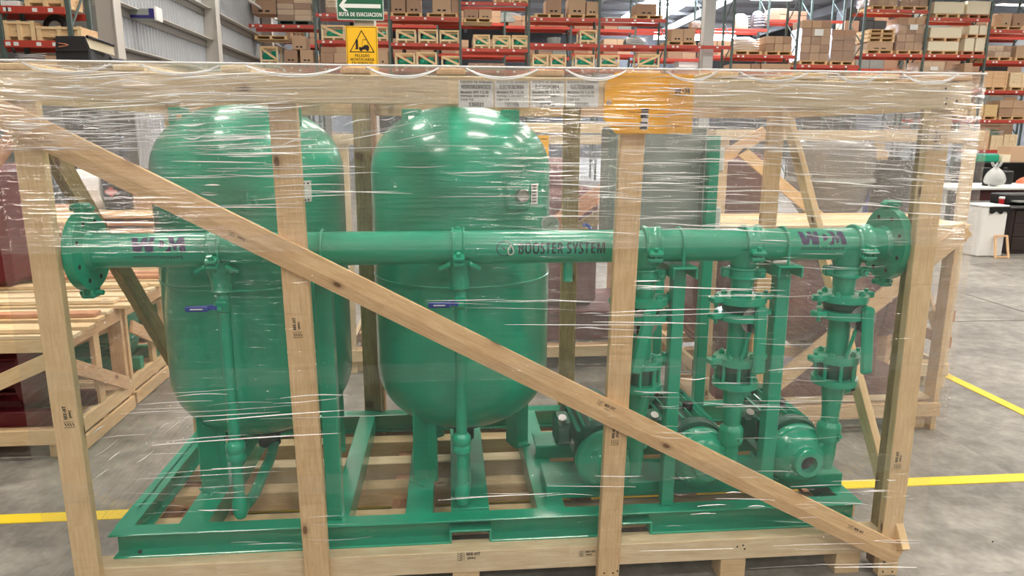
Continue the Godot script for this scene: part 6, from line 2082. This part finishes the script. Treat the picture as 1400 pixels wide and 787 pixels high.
func slat_crate_low(x0: float, x1: float, ytop: float, base: float, z: float, label: String):
	var a := pz(x0, 60, z).x
	var b := pz(x1, 60, z).x
	var top := pz((x0 + x1) / 2, ytop, z).y
	var t := thing("wooden_crate", label, "crate", Vector3((a + b) / 2, base, z - .4))
	boxp(t, "front_panel", Vector3(a, base + .07, z - .07), Vector3(b, top, z - .05), M.pine, 0.003)
	boxp(t, "back_panel", Vector3(a, base + .07, z - .72), Vector3(b, top, z - .7), M.pine3, 0.003)
	boxp(t, "side_panel", Vector3(a, base + .07, z - .7), Vector3(a + .02, top, z - .07), M.pine3, 0.003)
	boxp(t, "side_panel", Vector3(b - .02, base + .07, z - .7), Vector3(b, top, z - .07), M.pine3, 0.003)
	boxp(t, "floor_panel", Vector3(a + .02, base + .07, z - .7), Vector3(b - .02, base + .09, z - .07), M.pine, 0.003)
	for i in 3:
		var x := lerpf(a + .04, b - .04, i / 2.0)
		board(t, "batten", Vector3(x, base, z - .035), Vector3(x, top + .01, z - .035), 0.08, 0.03, M.pine2, Vector3.RIGHT)
		boxp(t, "foot", Vector3(x - .04, base, z - .7), Vector3(x + .04, base + .07, z - .05), M.pine2)
	board(t, "top_batten", Vector3(a, top - .03, z - .03), Vector3(b, top - .03, z - .03), 0.05, 0.03, M.pine2)

func sheet(s: SurfaceTool, a: Vector3, u: Vector3, v: Vector3, n: Vector3, nu := 1):
	# film panel from corner a along u and v, texture in metres
	for i in nu:
		var p := a + u * (float(i) / nu)
		var d := u / nu
		var l := u.length()
		var h := v.length()
		var o := Vector2(a.y * 0.61, a.y * 1.7)
		quad(s, p, p + d, p + d + v, p + v, n, Vector2(l * i / nu, 0) + o, Vector2(l * (i + 1) / nu, 0) + o, Vector2(l * (i + 1) / nu, h) + o, Vector2(l * i / nu, h) + o)

func wrap_film():
	var t := thing("stretch_film", "clear wrinkled stretch film wound round the front crate", "film", Vector3(1.65, 0, -0.65))
	var zf := 0.047
	var s := mb()
	for q in [[0.04, 0.60], [0.95, 1.50]]:
		s = mb()
		sheet(s, Vector3(-0.06, q[0], zf), Vector3(3.43, 0, 0), Vector3(0, q[1] - q[0], 0), Vector3.BACK)
		obj("front_band", s, M.film, t)
	s = mb()
	for q in [[0.52, 1.02]]:
		sheet(s, Vector3(-0.06, q[0], zf + 0.003), Vector3(3.43, 0, 0), Vector3(0, q[1] - q[0], 0), Vector3.BACK)
	obj("front_band", s, M.film, t)
	s = mb()
	sheet(s, Vector3(-0.06, 1.44, zf + 0.003), Vector3(3.43, 0, 0), Vector3(0, 0.617, 0), Vector3.BACK)
	obj("front_band", s, M.film2, t)
	s = mb()
	sheet(s, Vector3(-0.06, 1.78, zf + 0.006), Vector3(1.50, 0, 0), Vector3(0, 0.25, 0), Vector3.BACK)
	obj("front_band", s, M.film3, t)
	s = mb()
	sheet(s, Vector3(2.20, 1.78, zf + 0.006), Vector3(1.17, 0, 0), Vector3(0, 0.25, 0), Vector3.BACK)
	obj("front_band", s, M.film3, t)
	for q in [[-0.06, Vector3.LEFT], [3.37, Vector3.RIGHT]]:
		s = mb()
		sheet(s, Vector3(q[0], 0.05, -1.44), Vector3(0, 0, 1.487), Vector3(0, 2.0, 0), q[1])
		obj("side_band", s, M.film, t)
	s = mb()
	sheet(s, Vector3(-0.06, 0.05, -1.44), Vector3(3.43, 0, 0), Vector3(0, 2.0, 0), Vector3.FORWARD)
	obj("back_band", s, M.film, t)
	s = mb()
	sheet(s, Vector3(-0.06, 2.062, -1.44), Vector3(3.43, 0, 0), Vector3(0, 0, 1.49), Vector3.UP)
	obj("top_sheet", s, M.film, t)
	var sc := mb()
	# rolled upper hem and the swags between the top boards
	s = mb()
	tube(s, [Vector3(-0.06, 2.063, 0.05), Vector3(0.8, 2.062, 0.05), Vector3(1.6, 2.061, 0.05), Vector3(2.4, 2.062, 0.05), Vector3(3.37, 2.06, 0.05)], 0.0035, 6)
	var xs := [0.09, 0.36, 0.45, 0.70, 0.78, 1.09, 1.17, 1.41, 1.50, 1.745, 1.84, 2.05, 2.19, 2.37, 2.45, 2.70, 2.80, 2.97, 3.05, 3.26]
	for i in range(0, xs.size(), 2):
		for k in 2:
			var pts := []
			for j in 13:
				var u := j / 12.0
				pts.append(Vector3(lerpf(xs[i], xs[i + 1], u), 2.055 - (0.028 + k * 0.006) * (1.0 - pow(absf(2 * u - 1), 2.2)), 0.05 + k * 0.003))
			tube(s if i in [4, 6, 8, 10, 18] else sc, pts, 0.0038 - k * 0.002, 6)
	obj("hem", s, M.crease_bright, t)
	obj("hem", sc, M.crease, t)
	# tight creases drawn through the film
	s = mb()
	var sb := mb()
	var r := RandomNumberGenerator.new()
	r.seed = 21
	# px region, count, length range, slope, spread
	var regs := [[0, 85, 140, 205, 90, 20, 110, 0.02], [60, 100, 330, 205, 120, 25, 170, -0.05], [205, 120, 400, 285, 60, 20, 190, 0.0], [380, 145, 560, 200, 14, 20, 90, -0.2],
		[500, 190, 760, 300, 10, 60, 240, 0.0], [700, 150, 850, 320, 30, 20, 140, 0.03], [840, 95, 985, 315, 90, 30, 140, 0.01], [960, 100, 1290, 205, 120, 30, 180, 0.02], [980, 160, 1250, 300, 80, 20, 160, 0.05],
		[760, 380, 1060, 470, 26, 30, 200, 0.0], [860, 500, 1090, 600, 30, 25, 150, 0.01], [120, 530, 400, 690, 22, 60, 280, -0.06], [80, 660, 300, 705, 10, 20, 120, -0.03], [260, 705, 440, 765, 7, 40, 110, -0.04], [560, 400, 860, 450, 8, 80, 260, 0.0],
		[900, 640, 1180, 720, 22, 20, 110, -0.02], [500, 650, 900, 690, 6, 60, 200, 0.0], [1000, 300, 1250, 400, 16, 20, 90, 0.03], [1150, 640, 1240, 700, 10, 10, 40, 0.03], [100, 560, 240, 660, 8, 15, 40, -0.7], [830, 720, 1200, 780, 8, 60, 200, -0.02], [1250, 180, 1340, 330, 10, 15, 50, 0.1]]
	for q in regs:
		for i in int(q[4]):
			var x: float = r.randf_range(q[0], q[2])
			var y: float = r.randf_range(q[1], q[3])
			var l: float = lerpf(q[5], q[6], pow(r.randf(), 2.0))
			var sl: float = q[7] + r.randfn() * 0.02
			var w: float = lerpf(0.0006, 0.0023, pow(r.randf(), 2.0))
			var tgt: SurfaceTool = sb if r.randf() < 0.45 else s
			var z := 0.052 + r.randf() * 0.006
			var a := pz(x, y, z)
			var b := pz(x + l, y + l * sl, z)
			b.x = minf(b.x, 3.36)
			a.x = maxf(a.x, -0.05)
			if b.x - a.x < 0.02: continue
			if y > 104 and y < 150 and x + l > 622 and x < 826 and r.randf() < 0.9: continue
			var n := 6
			var bow := r.randfn() * 0.004
			for j in n:
				var u0 := j / float(n)
				var u1 := (j + 1) / float(n)
				var p0 := a.lerp(b, u0) + Vector3(0, bow * sin(PI * u0), 0)
				var p1 := a.lerp(b, u1) + Vector3(0, bow * sin(PI * u1), 0)
				var w0 := w * (0.15 + sin(PI * u0))
				var w1 := w * (0.15 + sin(PI * u1))
				# a tiny folded ridge: two faces that lean up and down
				var nu := Vector3(0, 0.75, 0.66)
				var nd := Vector3(0, -0.5, 0.86)
				var rz := Vector3(0, 0, w)
				quad(tgt, p0 + rz, p1 + rz, p1 + Vector3(0, w1, 0), p0 + Vector3(0, w0, 0), nu)
				quad(tgt, p0 + rz, p1 + rz, p1 - Vector3(0, w1, 0), p0 - Vector3(0, w0, 0), nd)
	var cz := obj("creases", s, M.crease, t)
	cz.set_meta("kind", "stuff")
	obj("creases", sb, M.crease_bright, t).set_meta("kind", "stuff")
